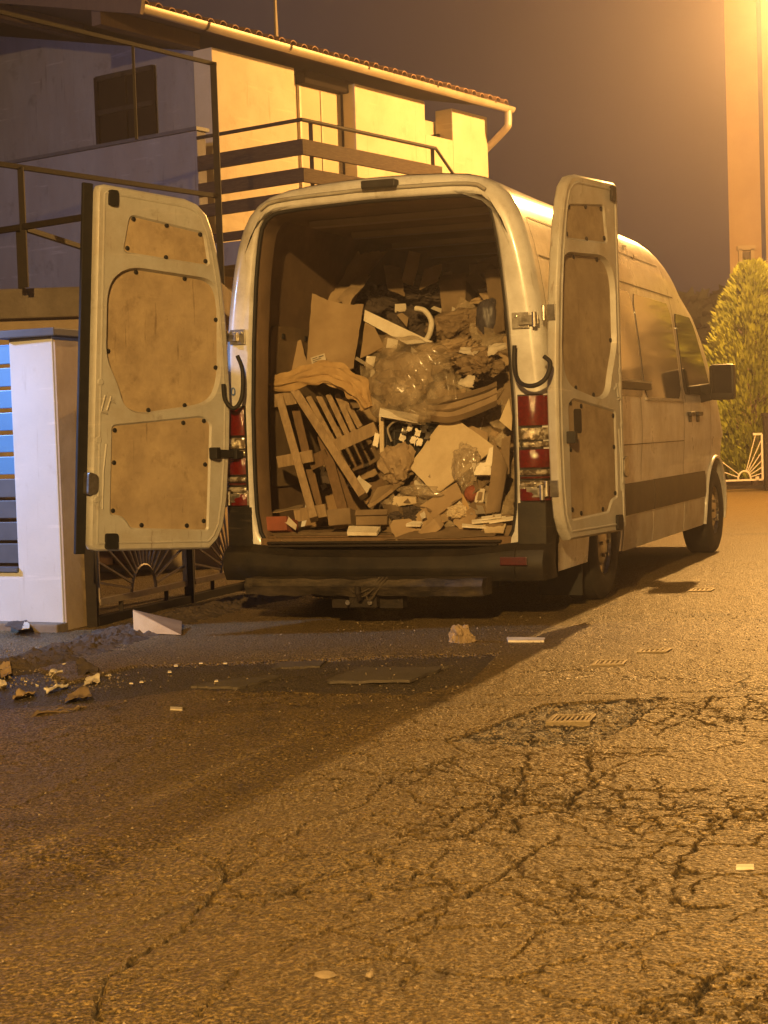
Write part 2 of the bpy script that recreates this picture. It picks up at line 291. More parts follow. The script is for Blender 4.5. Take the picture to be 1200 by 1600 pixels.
def finish(me, smooth=None):
    bm = bmesh.new(); bm.from_mesh(me); bmesh.ops.recalc_face_normals(bm, faces=bm.faces); bm.to_mesh(me); bm.free()
    if smooth is not None:
        for p in me.polygons: p.use_smooth = True
        try: me.set_sharp_from_angle(angle=R(smooth))
        except Exception: pass
def build(mb, name, material, parent=None, local=False, smooth=None, label=None, cat=None, group=None, kind=None, bevel=0.0):
    """link the builder's shapes as ONE mesh object. World coordinates unless local (then already in the thing's own)."""
    vs = mb.v
    if parent is not None:
        root = ROOT[parent]
        if not local:
            inv = root.inverted(); vs = [inv @ p for p in vs]
        off = None
    else:
        lo = Vector((min(p.x for p in vs), min(p.y for p in vs), min(p.z for p in vs))); hi = Vector((max(p.x for p in vs), max(p.y for p in vs), max(p.z for p in vs)))
        off = Vector(((lo.x + hi.x) / 2, (lo.y + hi.y) / 2, lo.z)); vs = [p - off for p in vs]
    me = bpy.data.meshes.new(name); me.from_pydata([tuple(p) for p in vs], [], mb.f); me.materials.append(material)
    if bevel:
        bm = bmesh.new(); bm.from_mesh(me); bmesh.ops.remove_doubles(bm, verts=bm.verts, dist=1e-5)
        bmesh.ops.recalc_face_normals(bm, faces=bm.faces)
        es = [e for e in bm.edges if len(e.link_faces) == 2 and e.calc_face_angle(0) > R(30)]
        bmesh.ops.bevel(bm, geom=es, offset=bevel, segments=2, affect='EDGES', profile=0.6, clamp_overlap=True)
        bm.to_mesh(me); bm.free()
    finish(me, smooth)
    o = bpy.data.objects.new(name, me); COL.objects.link(o)
    if parent is not None:
        o.parent = parent; ROOT[o] = ROOT[parent]
    else:
        o.location = off; ROOT[o] = Matrix.Translation(off)
    tag(o, label, cat, group, kind); return o
def share(src, name, parent, offset_matrix, label=None):
    o = src.copy(); o.name = name; COL.objects.link(o); o.parent = parent; o.matrix_local = offset_matrix; ROOT[o] = ROOT[parent]
    return o
def nz(p, s=1.0, seed=0.0): return mnoise.noise(Vector((p[0] * s + seed, p[1] * s + seed * 1.7, p[2] * s - seed)))
def lerp(a, b, t): return a + (b - a) * t
def interp(x, tab):
    if x <= tab[0][0]: return tab[0][1]
    for (x0, y0), (x1, y1) in zip(tab, tab[1:]):
        if x <= x1: return lerp(y0, y1, (x - x0) / (x1 - x0))
    return tab[-1][1]
def bez(pts, n):               # smooth open curve through points (Catmull-Rom)
    pts = [Vector(p) for p in pts]; out = []
    for i in range(len(pts) - 1):
        p0 = pts[max(i - 1, 0)]; p1 = pts[i]; p2 = pts[i + 1]; p3 = pts[min(i + 2, len(pts) - 1)]
        for k in range(n):
            t = k / n
            out.append(0.5 * ((2 * p1) + (p2 - p0) * t + (2 * p0 - 5 * p1 + 4 * p2 - p3) * t * t + (3 * p1 - p0 - 3 * p2 + p3) * t ** 3))
    return out + [pts[-1]]
def roundpoly(pts, r, n=5):    # 2D polygon with rounded corners
    out = []; m = len(pts); rr = r if isinstance(r, (list, tuple)) else [r] * m
    for i in range(m):
        p = Vector(pts[i][:2]).to_3d(); a = Vector(pts[i - 1][:2]).to_3d(); b = Vector(pts[(i + 1) % m][:2]).to_3d()
        la = min(rr[i], (a - p).length * 0.48); lb = min(rr[i], (b - p).length * 0.48)
        if rr[i] <= 0: out.append((p.x, p.y)); continue
        s = p + (a - p).normalized() * la; e = p + (b - p).normalized() * lb
        for k in range(n + 1):
            t = k / n; q = s * (1 - t) ** 2 + p * 2 * t * (1 - t) + e * t * t; out.append((q.x, q.y))
    return out
def inset2(poly, d):           # shrink a closed 2D polygon (either winding)
    m = len(poly); A = sum(poly[i][0] * poly[(i + 1) % m][1] - poly[(i + 1) % m][0] * poly[i][1] for i in range(m)); sg = 1 if A > 0 else -1
    out = []
    for i in range(m):
        a = Vector(poly[i - 1]); p = Vector(poly[i]); b = Vector(poly[(i + 1) % m])
        e1 = (p - a); e2 = (b - p)
        if e1.length < 1e-7 or e2.length < 1e-7: out.append(tuple(p)); continue
        e1.normalize(); e2.normalize(); n1 = Vector((-e1.y, e1.x)); n2 = Vector((-e2.y, e2.x)); nv = (n1 + n2)
        if nv.length < 1e-6: nv = n1
        nv.normalize(); k = 1 / max(nv.dot(n1), 0.5)
        out.append((p.x + nv.x * d * sg * k, p.y + nv.y * d * sg * k))
    return out
def fill_holes(mb, outer, holes, fn):
    loops = [[Vector((p[0], p[1], 0)) for p in l] for l in [outer] + holes]
    tri = tessellate_polygon(loops); flat = [p for l in loops for p in l]
    mb.add([fn((p.x, p.y)) for p in flat], [tuple(t) for t in tri])

# ================================================================== THE SETTING: ground
def polyline_dist(P, segs):
    d = np.full(len(P), 1e9)
    PX, PY = P[:, 0], P[:, 1]
    for (ax, ay, bx, by, w) in segs:
        sel = np.nonzero((PX > min(ax, bx) - .05) & (PX < max(ax, bx) + .05) & (PY > min(ay, by) - .05) & (PY < max(ay, by) + .05))[0]
        if not len(sel): continue
        ab = np.array([bx - ax, by - ay]); L2 = ab @ ab + 1e-12
        t = np.clip(((PX[sel] - ax) * ab[0] + (PY[sel] - ay) * ab[1]) / L2, 0, 1)
        dx = PX[sel] - (ax + t * ab[0]); dy = PY[sel] - (ay + t * ab[1])
        d[sel] = np.minimum(d[sel], np.sqrt(dx * dx + dy * dy) / w)
    return d
crk = [  # main cracks read off the photo (pixels), relative width
    ([(150, 1595), (165, 1530), (205, 1500), (285, 1455), (345, 1385), (345, 1360), (320, 1335)], 1.3),
    ([(345, 1385), (405, 1420), (470, 1385), (550, 1365)], 0.8), ([(345, 1385), (420, 1330), (480, 1285), (560, 1260)], 0.8),
    ([(0, 1268), (100, 1225), (175, 1195), (265, 1162)], 0.9), ([(0, 1425), (70, 1395)], 0.8),
    ([(420, 1500), (480, 1470), (510, 1460)], 0.7), ([(310, 1590), (350, 1545), (375, 1520)], 0.7),
    ([(180, 1540), (230, 1525), (290, 1512)], 0.6), ([(560, 1260), (610, 1215), (700, 1185), (790, 1165)], 0.8),
    ([(700, 1160), (760, 1155), (860, 1165), (925, 1160), (990, 1125), (1040, 1090)], 1.6),
    ([(600, 1202), (660, 1205), (715, 1182)], 1.1), ([(830, 1175), (812, 1205), (805, 1235), (760, 1280), (715, 1310), (670, 1320)], 1.0),
    ([(925, 1180), (915, 1210), (935, 1225), (895, 1240), (890, 1262), (815, 1272), (800, 1300)], 1.2),
    ([(935, 1225), (970, 1235), (1080, 1230)], 0.7), ([(875, 1305), (830, 1335), (785, 1370), (728, 1405)], 1.0),
    ([(640, 1235), (650, 1255), (700, 1265)], 0.8), ([(600, 1285), (625, 1310), (690, 1300), (720, 1270)], 0.9),
    ([(1060, 1370), (1065, 1345), (1080, 1320), (1160, 1265)], 0.9), ([(1050, 1405), (1085, 1420), (1130, 1418)], 1.8),
    ([(1085, 1590), (1100, 1550), (1105, 1530), (1140, 1510)], 1.2), ([(800, 1500), (820, 1478), (845, 1460)], 0.7),
    ([(610, 1455), (660, 1430), (700, 1418)], 0.8), ([(1020, 1150), (1090, 1118), (1115, 1085)], 0.8),
    ([(380, 1078), (420, 1060), (520, 1045), (600, 1035)], 0.8), ([(380, 1078), (520, 1085), (640, 1083), (850, 1085), (1200, 1080)], 0.9),
    ([(200, 1085), (300, 1078), (380, 1078)], 0.7), ([(700, 1330), (690, 1345), (640, 1380), (600, 1390)], 0.7),
    ([(780, 1050), (900, 1045), (1010, 1055), (1130, 1060)], 0.6),
]
segs = []
rnd = random.Random(3)
for pts, w in crk:
    q = [G(x, y) for x, y in pts]; prev = q[0]
    for a, b in zip(q, q[1:]):
        n = max(2, int((b - a).length / 0.06))
        for k in range(1, n + 1):
            p = a.lerp(b, k / n)
            if k < n: p = p + Vector((rnd.uniform(-1, 1), rnd.uniform(-1, 1), 0)) * 0.012
            segs.append((prev.x, prev.y, p.x, p.y, w * rnd.uniform(0.6, 1.15))); prev = p
# finer crazing between them on the worn right-hand part of the road
pts = [(rnd.uniform(-0.5, 1.9), rnd.uniform(3.4, 6.2)) for _ in range(70)]
for i, (x, y) in enumerate(pts):
    ang = rnd.uniform(0, math.pi * 2); p = Vector((x, y))
    for k in range(rnd.randint(3, 8)):
        ang += rnd.uniform(-0.7, 0.7); q = p + Vector((math.cos(ang), math.sin(ang))) * rnd.uniform(0.035, 0.09)
        segs.append((p.x, p.y, q.x, q.y, rnd.uniform(0.22, 0.5))); p = q
pat_poly = [G(x, y) for x, y in [(110, 1065), (210, 1040), (380, 1035), (520, 1030), (780, 1020), (735, 1062), (640, 1083), (380, 1078), (300, 1078), (160, 1095), (0, 1110), (-200, 1100), (-200, 1010), (20, 1030)]]
def inpoly(P, poly):
    x, y = P[:, 0], P[:, 1]; ins = np.zeros(len(P), bool); n = len(poly)
    for i in range(n):
        a, b = poly[i], poly[(i + 1) % n]
        c = ((a.y > y) != (b.y > y)) & (x < (b.x - a.x) * (y - a.y) / (b.y - a.y + 1e-12) + a.x); ins ^= c
    return ins
dug_poly = [G(x, y) for x, y in [(705, 1158), (850, 1100), (1040, 1088), (985, 1135), (925, 1163), (800, 1166)]]
def vnoise(P, s, seed):
    return np.array([mnoise.noise(Vector((x * s + seed, y * s - seed, seed * 0.3))) for x, y in P])
def ground_patch(x0, x1, y0, y1, st, name):
    xs = np.arange(x0, x1 + st / 2, st); ys = np.arange(y0, y1 + st / 2, st); xs[-1] = x1; ys[-1] = y1
    X, Y = np.meshgrid(xs, ys); P = np.stack([X.ravel(), Y.ravel()], 1)
    edge = np.minimum.reduce([P[:, 0] - x0, x1 - P[:, 0], P[:, 1] - y0, y1 - P[:, 1]]); fade = np.clip(edge / (st * 8), 0, 1)
    sg = [s for s in segs if min(s[0], s[2]) > x0 - 0.2 and max(s[0], s[2]) < x1 + 0.2 and min(s[1], s[3]) > y0 - 0.2 and max(s[1], s[3]) < y1 + 0.2]
    wp = np.stack([vnoise(P, 24.0, 7.7), vnoise(P, 24.0, 31.3)], 1) * 0.014 + np.stack([vnoise(P, 70.0, 17.7), vnoise(P, 70.0, 41.3)], 1) * 0.006
    d = polyline_dist(P + wp, sg) if sg else np.full(len(P), 9.0)
    wv = vnoise(P, 6.0, 2.2); w0 = 0.0044 + 0.0034 * wv + st * 0.3
    cr_ = np.clip(1.25 - d / np.maximum(w0, 0.0022), 0, 1)
    def web(s_, seed, w_):
        Q = (P + wp * 1.6) / s_; ci = np.floor(Q).astype(int); f1 = np.full(len(P), 9.0); f2 = f1.copy()
        for dx in (-1, 0, 1):
            for dy in (-1, 0, 1):
                cx = ci[:, 0] + dx; cy = ci[:, 1] + dy; h = np.sin(cx * 127.1 + cy * 311.7 + seed) * 43758.5453; h2 = np.sin(cx * 269.5 + cy * 183.3 + seed * 2) * 24634.63
                d_ = np.hypot(cx + (h - np.floor(h)) - Q[:, 0], cy + (h2 - np.floor(h2)) - Q[:, 1]); m_ = d_ < f1; f2 = np.where(m_, f1, np.minimum(f2, d_)); f1 = np.where(m_, d_, f1)
        return np.clip(1.2 - (f2 - f1) * s_ / w_, 0, 1)
    reg = np.clip(0.55 + (P[:, 0] + 0.2 + 0.25 * (P[:, 1] - 4)) * 1.2, 0.42, 1) * np.clip((7.4 - P[:, 1]) * 1.0, 0, 1)
    mk = np.clip(vnoise(P, 1.7, 12.0) * 2.2 + 0.45, 0, 1) * reg; mk2 = np.clip(vnoise(P, 2.6, 22.0) * 2.5 + 0.2, 0, 1) * reg
    wd = st * 0.70 + 0.0024
    cr_ = np.maximum(cr_, np.maximum(web(0.34, 1.0, wd * 1.3) * mk * 0.9, np.maximum(web(0.15, 5.0, wd) * mk2 * 0.8, web(0.075, 9.0, wd * .8) * mk * mk2 * 0.5)))
    pat = inpoly(P, pat_poly).astype(float) ; dug = inpoly(P, dug_poly).astype(float)
    z = -0.016 * cr_ + 0.006 * vnoise(P, 3.0, 5.1) + 0.0032 * vnoise(P, 17.0, 9.0) + 0.0030 * vnoise(P, 48.0, 4.0) + 0.010 * np.clip(vnoise(P, 1.1, 1.0), -1, 1)
    z -= 0.016 * pat + 0.015 * dug * (0.7 + 0.6 * vnoise(P, 14.0, 3.0))
    z = z * fade
    n, m = len(xs), len(ys)
    idx = np.arange(n * m).reshape(m, n); q = np.stack([idx[:-1, :-1], idx[:-1, 1:], idx[1:, 1:], idx[1:, :-1]], -1).reshape(-1, 4)
    me = bpy.data.meshes.new(name); me.vertices.add(n * m); co = np.concatenate([P, z[:, None]], 1).astype(np.float32); me.vertices.foreach_set('co', co.ravel())
    me.loops.add(q.size); me.loops.foreach_set('vertex_index', q.ravel().astype(np.int32)); me.polygons.add(len(q)); me.polygons.foreach_set('loop_start', np.arange(0, q.size, 4, dtype=np.int32))
    me.update(); me.validate()
    a = me.attributes.new('crack', 'FLOAT', 'POINT'); a.data.foreach_set('value', (np.clip(cr_ * 1.2, 0, 1) * 0.92).astype(np.float32))
    a = me.attributes.new('patch', 'FLOAT', 'POINT'); a.data.foreach_set('value', np.clip(pat * 0.75 + dug * (0.75 + 0.5 * vnoise(P, 11.0, 6.0)), 0, 1).astype(np.float32))
    me.materials.append(M['asphalt'])
    for p in me.polygons: p.use_smooth = True
    o = bpy.data.objects.new(name, me); COL.objects.link(o); tag(o, 'cracked worn asphalt of the road', kind='structure'); return o
ground_patch(-1.5, 1.9, 2.7, 6.3, 0.0051, 'road')
ground_patch(-3.2, 3.6, 6.3, 12.5, 0.016, 'road')
far = MB()   # the rest of the ground, out to the horizon, around the two finer sheets
for (x0, y0, x1, y1) in [(-54, -48, 54, 2.7), (-54, 2.7, -1.5, 6.3), (1.9, 2.7, 54, 6.3), (-54, 6.3, -3.2, 12.5), (3.6, 6.3, 54, 12.5), (-54, 12.5, 54, 43)]:
    far.add([(x0, y0, 0), (x1, y0, 0), (x1, y1, 0), (x0, y1, 0)], [(0, 1, 2, 3)])
build(far, 'ground', M['asphalt'], kind='structure', label='asphalt ground beyond the near road')

# ================================================================== THE VAN
van = empty('cargo_van', (VX0, VY0, 0), 'dirty white high-roof panel van parked with both rear doors open, loaded with scrap', 'van', rotz=-YAW)
SEC = [(0.26, .950), (0.36, .962), (0.47, .968), (0.58, .968), (0.68, .970), (0.80, .973), (0.93, .984), (1.05, .988), (1.20, .983), (1.37, .968), (1.56, .952), (1.75, .930), (1.90, .908), (2.03, .884), (2.14, .856), (2.24, .820), (2.32, .775), (2.38, .715), (2.42, .640), (2.445, .540), (2.46, .40), (2.47, .20), (2.473, 0.0)]
def SX(z): return interp(z, SEC)
ZT = [(0, 2.473), (3.4, 2.473), (3.75, 2.45), (4.05, 2.39), (4.3, 2.29), (4.6, 2.08), (4.9, 1.82), (5.1, 1.63), (5.25, 1.48), (5.36, 1.30), (5.6, 1.20), (5.75, 1.10), (5.86, .95), (5.91, .74)]
WS = [(0, 1), (4.9, 1), (5.3, .975), (5.6, .93), (5.8, .85), (5.91, .70)]
RO, WB, WR = 1.245, 3.665, 0.345
body = MB()
def section(Y, side=0):
    zt = interp(Y, ZT); ws = interp(Y, WS); pts = []
    for z, x in SEC:
        if z <= 0.93: zz = min(z, zt); xx = x
        else: zz = 0.93 + (z - 0.93) * (zt - 0.93) / (2.473 - 0.93) if zt > 0.93 else zt; xx = x if zt > 2.2 else lerp(x, SX(min(zz, 2.3)) if z < 2.2 else x, 0.6)
        if z > 2.40 and Y < 3.4: zz += 0.006 * math.sin(Y * 9.0) * (1 if z > 2.43 else 0.5)
        pts.append((xx * ws, Y, zz))
    return pts
k093 = [i for i, (z, x) in enumerate(SEC) if z >= 0.93][0]
stations = [0.10, 0.3, 0.7, 1.1, 1.5, 1.9, 2.3, 2.7, 3.1, 3.4, 3.6, 3.75, 3.9, 4.05, 4.2, 4.35, 4.5, 4.65, 4.8, 4.95, 5.1, 5.2, 5.3, 5.36, 5.5, 5.6, 5.7, 5.78, 5.84, 5.89, 5.91]
loops = []
for Y in stations:
    s = section(Y)[k093:]; loops.append([(-x, y, z) for x, y, z in s] + [(x, y, z) for x, y, z in s[::-1][1:]])
body.loft(loops)
# side panels below the crease with the wheel arches cut out
def arch(cy, r, z0, n=14):
    a0 = math.asin((0.345 - z0) / r)
    return [(cy + math.cos(t) * r, 0.345 + math.sin(t) * r) for t in [math.pi + a0 - k * (math.pi + 2 * a0) / n for k in range(n + 1)]]
lowp = [(0.10, 0.26)] + arch(RO, 0.40, 0.26) + arch(RO + WB, 0.43, 0.26) + [(5.72, 0.26), (5.80, 0.4)] + [(5.80, 0.93)] + [(y, 0.93) for y in (5.3, 4.5, 3.6, 2.7, 1.9, 1.1, 0.5)] + [(0.10, 0.93)]
for sx in (-1, 1):
    tri = tessellate_polygon([[Vector((p[0], p[1], 0)) for p in lowp]])
    f3 = lambda p: (sx * SX(p[1]) * interp(p[0], WS), p[0], p[1])
    body.add([f3(p) for p in lowp], [tuple(t) for t in tri])
    for cy, r in ((RO, 0.40), (RO + WB, 0.43)):        # arch lips and inner arch
        a = arch(cy, r, 0.26); body.loft([[(sx * SX(z) , y, z) for y, z in a], [(sx * 0.60, y, z) for y, z in a]])
# nose and underside
body.add([(-0.7, 5.9, 0.3), (0.7, 5.9, 0.3), (0.7, 5.915, 0.78), (-0.7, 5.915, 0.78)], [(0, 1, 2, 3)])
# rear corner ring: rounded from the sides into the rear face, then into the door opening
def outer_loop(Y, grow):
    s = [(x, z) for z, x in SEC]; s = [(x + grow, z + grow * (z - 1.3) / 1.17) for x, z in s]
    return [(-x, Y, z) for x, z in s] + [(x, Y, z) for x, z in s[::-1][1:]]
OPN = [(0.425, .690), (0.445, .735), (0.50, .765), (0.62, .785), (0.80, .790), (0.95, .790), (1.2, .787), (1.37, .778), (1.6, .766), (1.8, .750), (1.95, .737), (2.07, .722), (2.17, .705), (2.24, .688), (2.285, .660), (2.315, .615), (2.325, .56), (2.332, .46), (2.336, .34), (2.338, .25), (2.34, .15), (2.342, .07), (2.342, 0.0)]
def open_loop(Y, d=0.0):
    s = [(x - d, z - (d if z > 2.0 else (-d if z < 0.55 else 0))) for z, x in OPN]; s = [(max(x, 0), z) for x, z in s]
    return [(-x, Y, z) for x, z in s] + [(x, Y, z) for x, z in s[::-1][1:]]
rings = [outer_loop(0.10, 0), outer_loop(0.055, -0.006), outer_loop(0.022, -0.022), outer_loop(0.004, -0.048), outer_loop(0.0, -0.07)]
ol = open_loop(0.0, -0.018); body.loft(rings + [ol, open_loop(0.012, -0.004), open_loop(0.034, 0.0)])
build(body, 'body', M['paint'], van, True, smooth=40)
# cargo space lining
ln = MB(); ln.loft([open_loop(0.034, 0.0), open_loop(0.05, 0.012), open_loop(0.20, 0.016)])
inn = lambda Y: [(-x * .925 + .0, Y, min(z, 2.335)) for z, x in SEC if z > 0.4][::1] + [(x * .925, Y, min(z, 2.335)) for z, x in SEC[::-1][1:] if z > 0.4]
w = [p for p in inn(0)]
wall_pts = [p for p in w]
ln.loft([[(x * 0.995, Y, z) for x, _, z in wall_pts] for Y in (0.2, 1.2, 2.2, 3.35)])
ln.add([(x, 3.35, z) for x, _, z in wall_pts], [tuple(range(len(wall_pts)))])
build(ln, 'cargo_lining', M['liner'], van, True, smooth=40)
for Yr in (0.55, 1.2, 1.9, 2.6):       # roof ribs
    rb = MB(); rb.loft([[(x, Yr, 2.335 - 0.006 - 0.03 * 0), (x, Yr + 0.01, 2.295), (x, Yr + 0.10, 2.295), (x, Yr + 0.11, 2.33)] for x in np.linspace(-0.62, 0.62, 5)]); build(rb, 'roof_rib', M['roofliner'], van, True)
for sx in (-1, 1):
    for k, Yp in enumerate((0.45, 1.45, 2.4)):  # plywood wall boards with bolt holes
        pb = MB(); x0 = sx * 0.855
        pb.prism(roundpoly([(Yp, 0.75), (Yp + 0.85, 0.75), (Yp + 0.85, 1.72), (Yp, 1.72)], 0.08), (0, 0.012), lambda p, t, s=sx: (s * (SX(p[1]) * 0.925 - 0.006 - t), p[0], p[1]))
        o = build(pb, 'wall_board', M['card_dark'], van, True)
        if k == 0 and sx < 0:
            for yy in (0.62, 0.95):
                hb = MB(); hb.box((sx * (SX(1.68) * .925 - 0.02), yy, 1.66), (0.012, 0.03, 0.03)); build(hb, 'bolt_hole', M['rubber'], o, True)
fl = MB(); fl.box((0, 1.72, 0.463), (1.70, 3.30, 0.03)); fl.box((0, 0.08, 0.445), (1.50, 0.16, 0.05)); build(fl, 'load_floor', M['wood_dark'], van, True, bevel=0.006)
for k, zz in enumerate((0.452, 0.434)):
    e = MB(); e.box((0, -0.012 - 0.012 * k, zz - 0.006), (1.40 - 0.03 * k, 0.03, 0.012)); build(e, 'sill_strip', M['darksteel'], van, True, bevel=0.003)
# rubber seal round the opening
sl = MB(); lp = [Vector(p) for p in open_loop(0.03, 0.004)]; sl.tube(lp + [lp[0]], 0.013, 8, cap=False); build(sl, 'door_seal', M['rubber'], van, True, smooth=60)
# roof edge gutter and brake light housing
gt = MB(); gl = [Vector((x, -0.012, z + 0.045)) for x, _, z in open_loop(0, -0.01)[14:-14]]; gt.tube(gl, 0.011, 6); build(gt, 'rain_gutter', M['door_paint'], van, True, smooth=60)
bl = MB(); a = V(567, 290, -0.03); b = V(620, 286, -0.03); bl.beam(a, b, 0.07, 0.045); build(bl, 'brake_light', M['plastic'], van, True, bevel=0.008)
for px in (372, 0):
    pass
# dark lower corners, bumper, step
bp_ = MB()
def bsec(x, zt, zb, yo): zm = min(zt - .004, .43); return [(x, 0.10, zt), (x, -0.012 + yo, zt), (x, -0.016 + yo, zm), (x, -0.075 + yo, zm - 0.03), (x, -0.105 + yo, zm - 0.09), (x, -0.10 + yo, zb + 0.05), (x, -0.07 + yo, zb), (x, 0.10, zb)]
bxs = [(-0.982, 0.655, 0.25, 0.16), (-0.976, 0.66, 0.24, 0.06), (-0.95, 0.66, 0.235, 0.015), (-0.86, 0.655, 0.235, 0.002), (-0.80, 0.65, 0.235, -0.0), (-0.797, 0.44, 0.235, -0.006), (-0.5, 0.405, 0.235, -0.02), (0, 0.40, 0.235, -0.022)]
bxs += [(-x, zt, zb, yo) for x, zt, zb, yo in bxs[-2::-1]]
bp_.loft([bsec(*b) for b in bxs], closed=True, cap0=True, cap1=True); bump = build(bp_, 'rear_bumper', M['bumper'], van, True, smooth=35)
for sx in (1,):
    rf = MB(); rf.box((sx * 0.80, -0.121, 0.345), (0.15, 0.012, 0.045)); build(rf, 'reflector', M['red_dull'], bump, True, bevel=0.005)
st = MB(); st.loft([[(x, -0.10, 0.262), (x, -0.25 - 0.03 * math.cos(x * 2) + .010 * nz((x, 5, 0), 9), 0.262 + 0.012 * nz((x, 0, 0), 9)), (x, -0.275 - 0.03 * math.cos(x * 2) + .012 * nz((x, 7, 0), 12), 0.225), (x, -0.25 - .02 * math.cos(x * 2), 0.170 + .014 * nz((x, 3, 0), 8)), (x, -0.10, 0.17)] for x in np.linspace(-0.73, 0.67, 60)], closed=True, cap0=True, cap1=True)
build(st, 'step', M['step'], van, True, smooth=35)
tb = MB(); tb.box((-0.02, -0.16, 0.14), (0.42, 0.08, 0.09)); tb.box((-0.02, -0.235, 0.155), (0.16, 0.05, 0.10)); tb.tube([(-0.02, -0.25, 0.17), (-0.02, -0.31, 0.16), (-0.02, -0.33, 0.19), (-0.02, -0.33, 0.23)], 0.016, 8); build(tb, 'tow_bar', M['darksteel'], van, True, bevel=0.004)
for k in range(3):
    c = MB(); c.tube(bez([(-0.10 + .05 * k, -0.285, 0.24), (-0.05 + .04 * k, -0.30, 0.19 - .02 * k), (0.03 + .03 * k, -0.30, 0.21), (0.10 + .02 * k, -0.29, 0.275)], 6), 0.0045, 5); build(c, 'trailer_cable', M['cladding'], van, True)
for x in (-.10, .03):
    c = MB(); c.tube([(x, -.262, .135), (x, -.285, .135)], .014, 8); build(c, 'bolt', M['steel'], van, True)
un = MB(); un.box((0, 2.9, 0.30), (1.5, 5.6, 0.16)); un.box((0, 0.75, 0.24), (1.1, 0.7, 0.16)); build(un, 'underbody', M['rubber'], van, True)
ax = MB(); ax.tube([(-0.75, RO, 0.33), (0.75, RO, 0.33)], 0.06, 10); build(ax, 'rear_axle', M['darksteel'], van, True)
for sx in (-1, 1):
    mf = MB(); mf.box((sx * .80, .80, .20), (.26, .012, .26)); build(mf, 'mud_flap', M['rubber'], van, True)
# wheels
def wheel(cx, cy, sx, proto=[]):
    if not proto:
        t = MB(); prof = [(0.19, -.10), (0.22, -.115), (0.29, -.118), (0.325, -.105), (0.343, -.085), (0.345, 0), (0.343, .085), (0.325, .105), (0.29, .118), (0.22, .115), (0.19, .10)]
        t.loft([[(x, math.cos(a) * r, math.sin(a) * r) for r, x in prof] for a in [2 * math.pi * k / 40 for k in range(41)]])
        tm = build(t, 'wheel', M['tyre'], van, True, smooth=40)
        r = MB(); rp = [(0.195, .095), (0.205, .10), (0.195, .075), (0.15, .05), (0.13, .085), (0.10, .095), (0.05, .10), (0.0, .10)]
        r.loft([[(x, math.cos(a) * q, math.sin(a) * q) for q, x in rp] for a in [2 * math.pi * k / 32 for k in range(33)]])
        for k in range(6):
            a = k * math.pi / 3; r.tube([(.09, math.cos(a) * .085, math.sin(a) * .085), (.115, math.cos(a) * .085, math.sin(a) * .085)], .012, 6)
        rm = build(r, 'rim', M['steel'], tm, True, smooth=35)
        proto += [tm, rm]; tm.matrix_local = Matrix.Translation((cx, cy, WR)) @ Matrix.Rotation(0 if sx > 0 else math.pi, 4, 'Z'); return
    tm = share(proto[0], 'wheel', van, Matrix.Translation((cx, cy, WR)) @ Matrix.Rotation(0 if sx > 0 else math.pi, 4, 'Z')); share(proto[1], 'rim', tm, Matrix.Identity(4))
wheel(0.855, RO, 1); wheel(-0.855, RO, -1); wheel(0.86, RO + WB, 1); wheel(-0.86, RO + WB, -1)
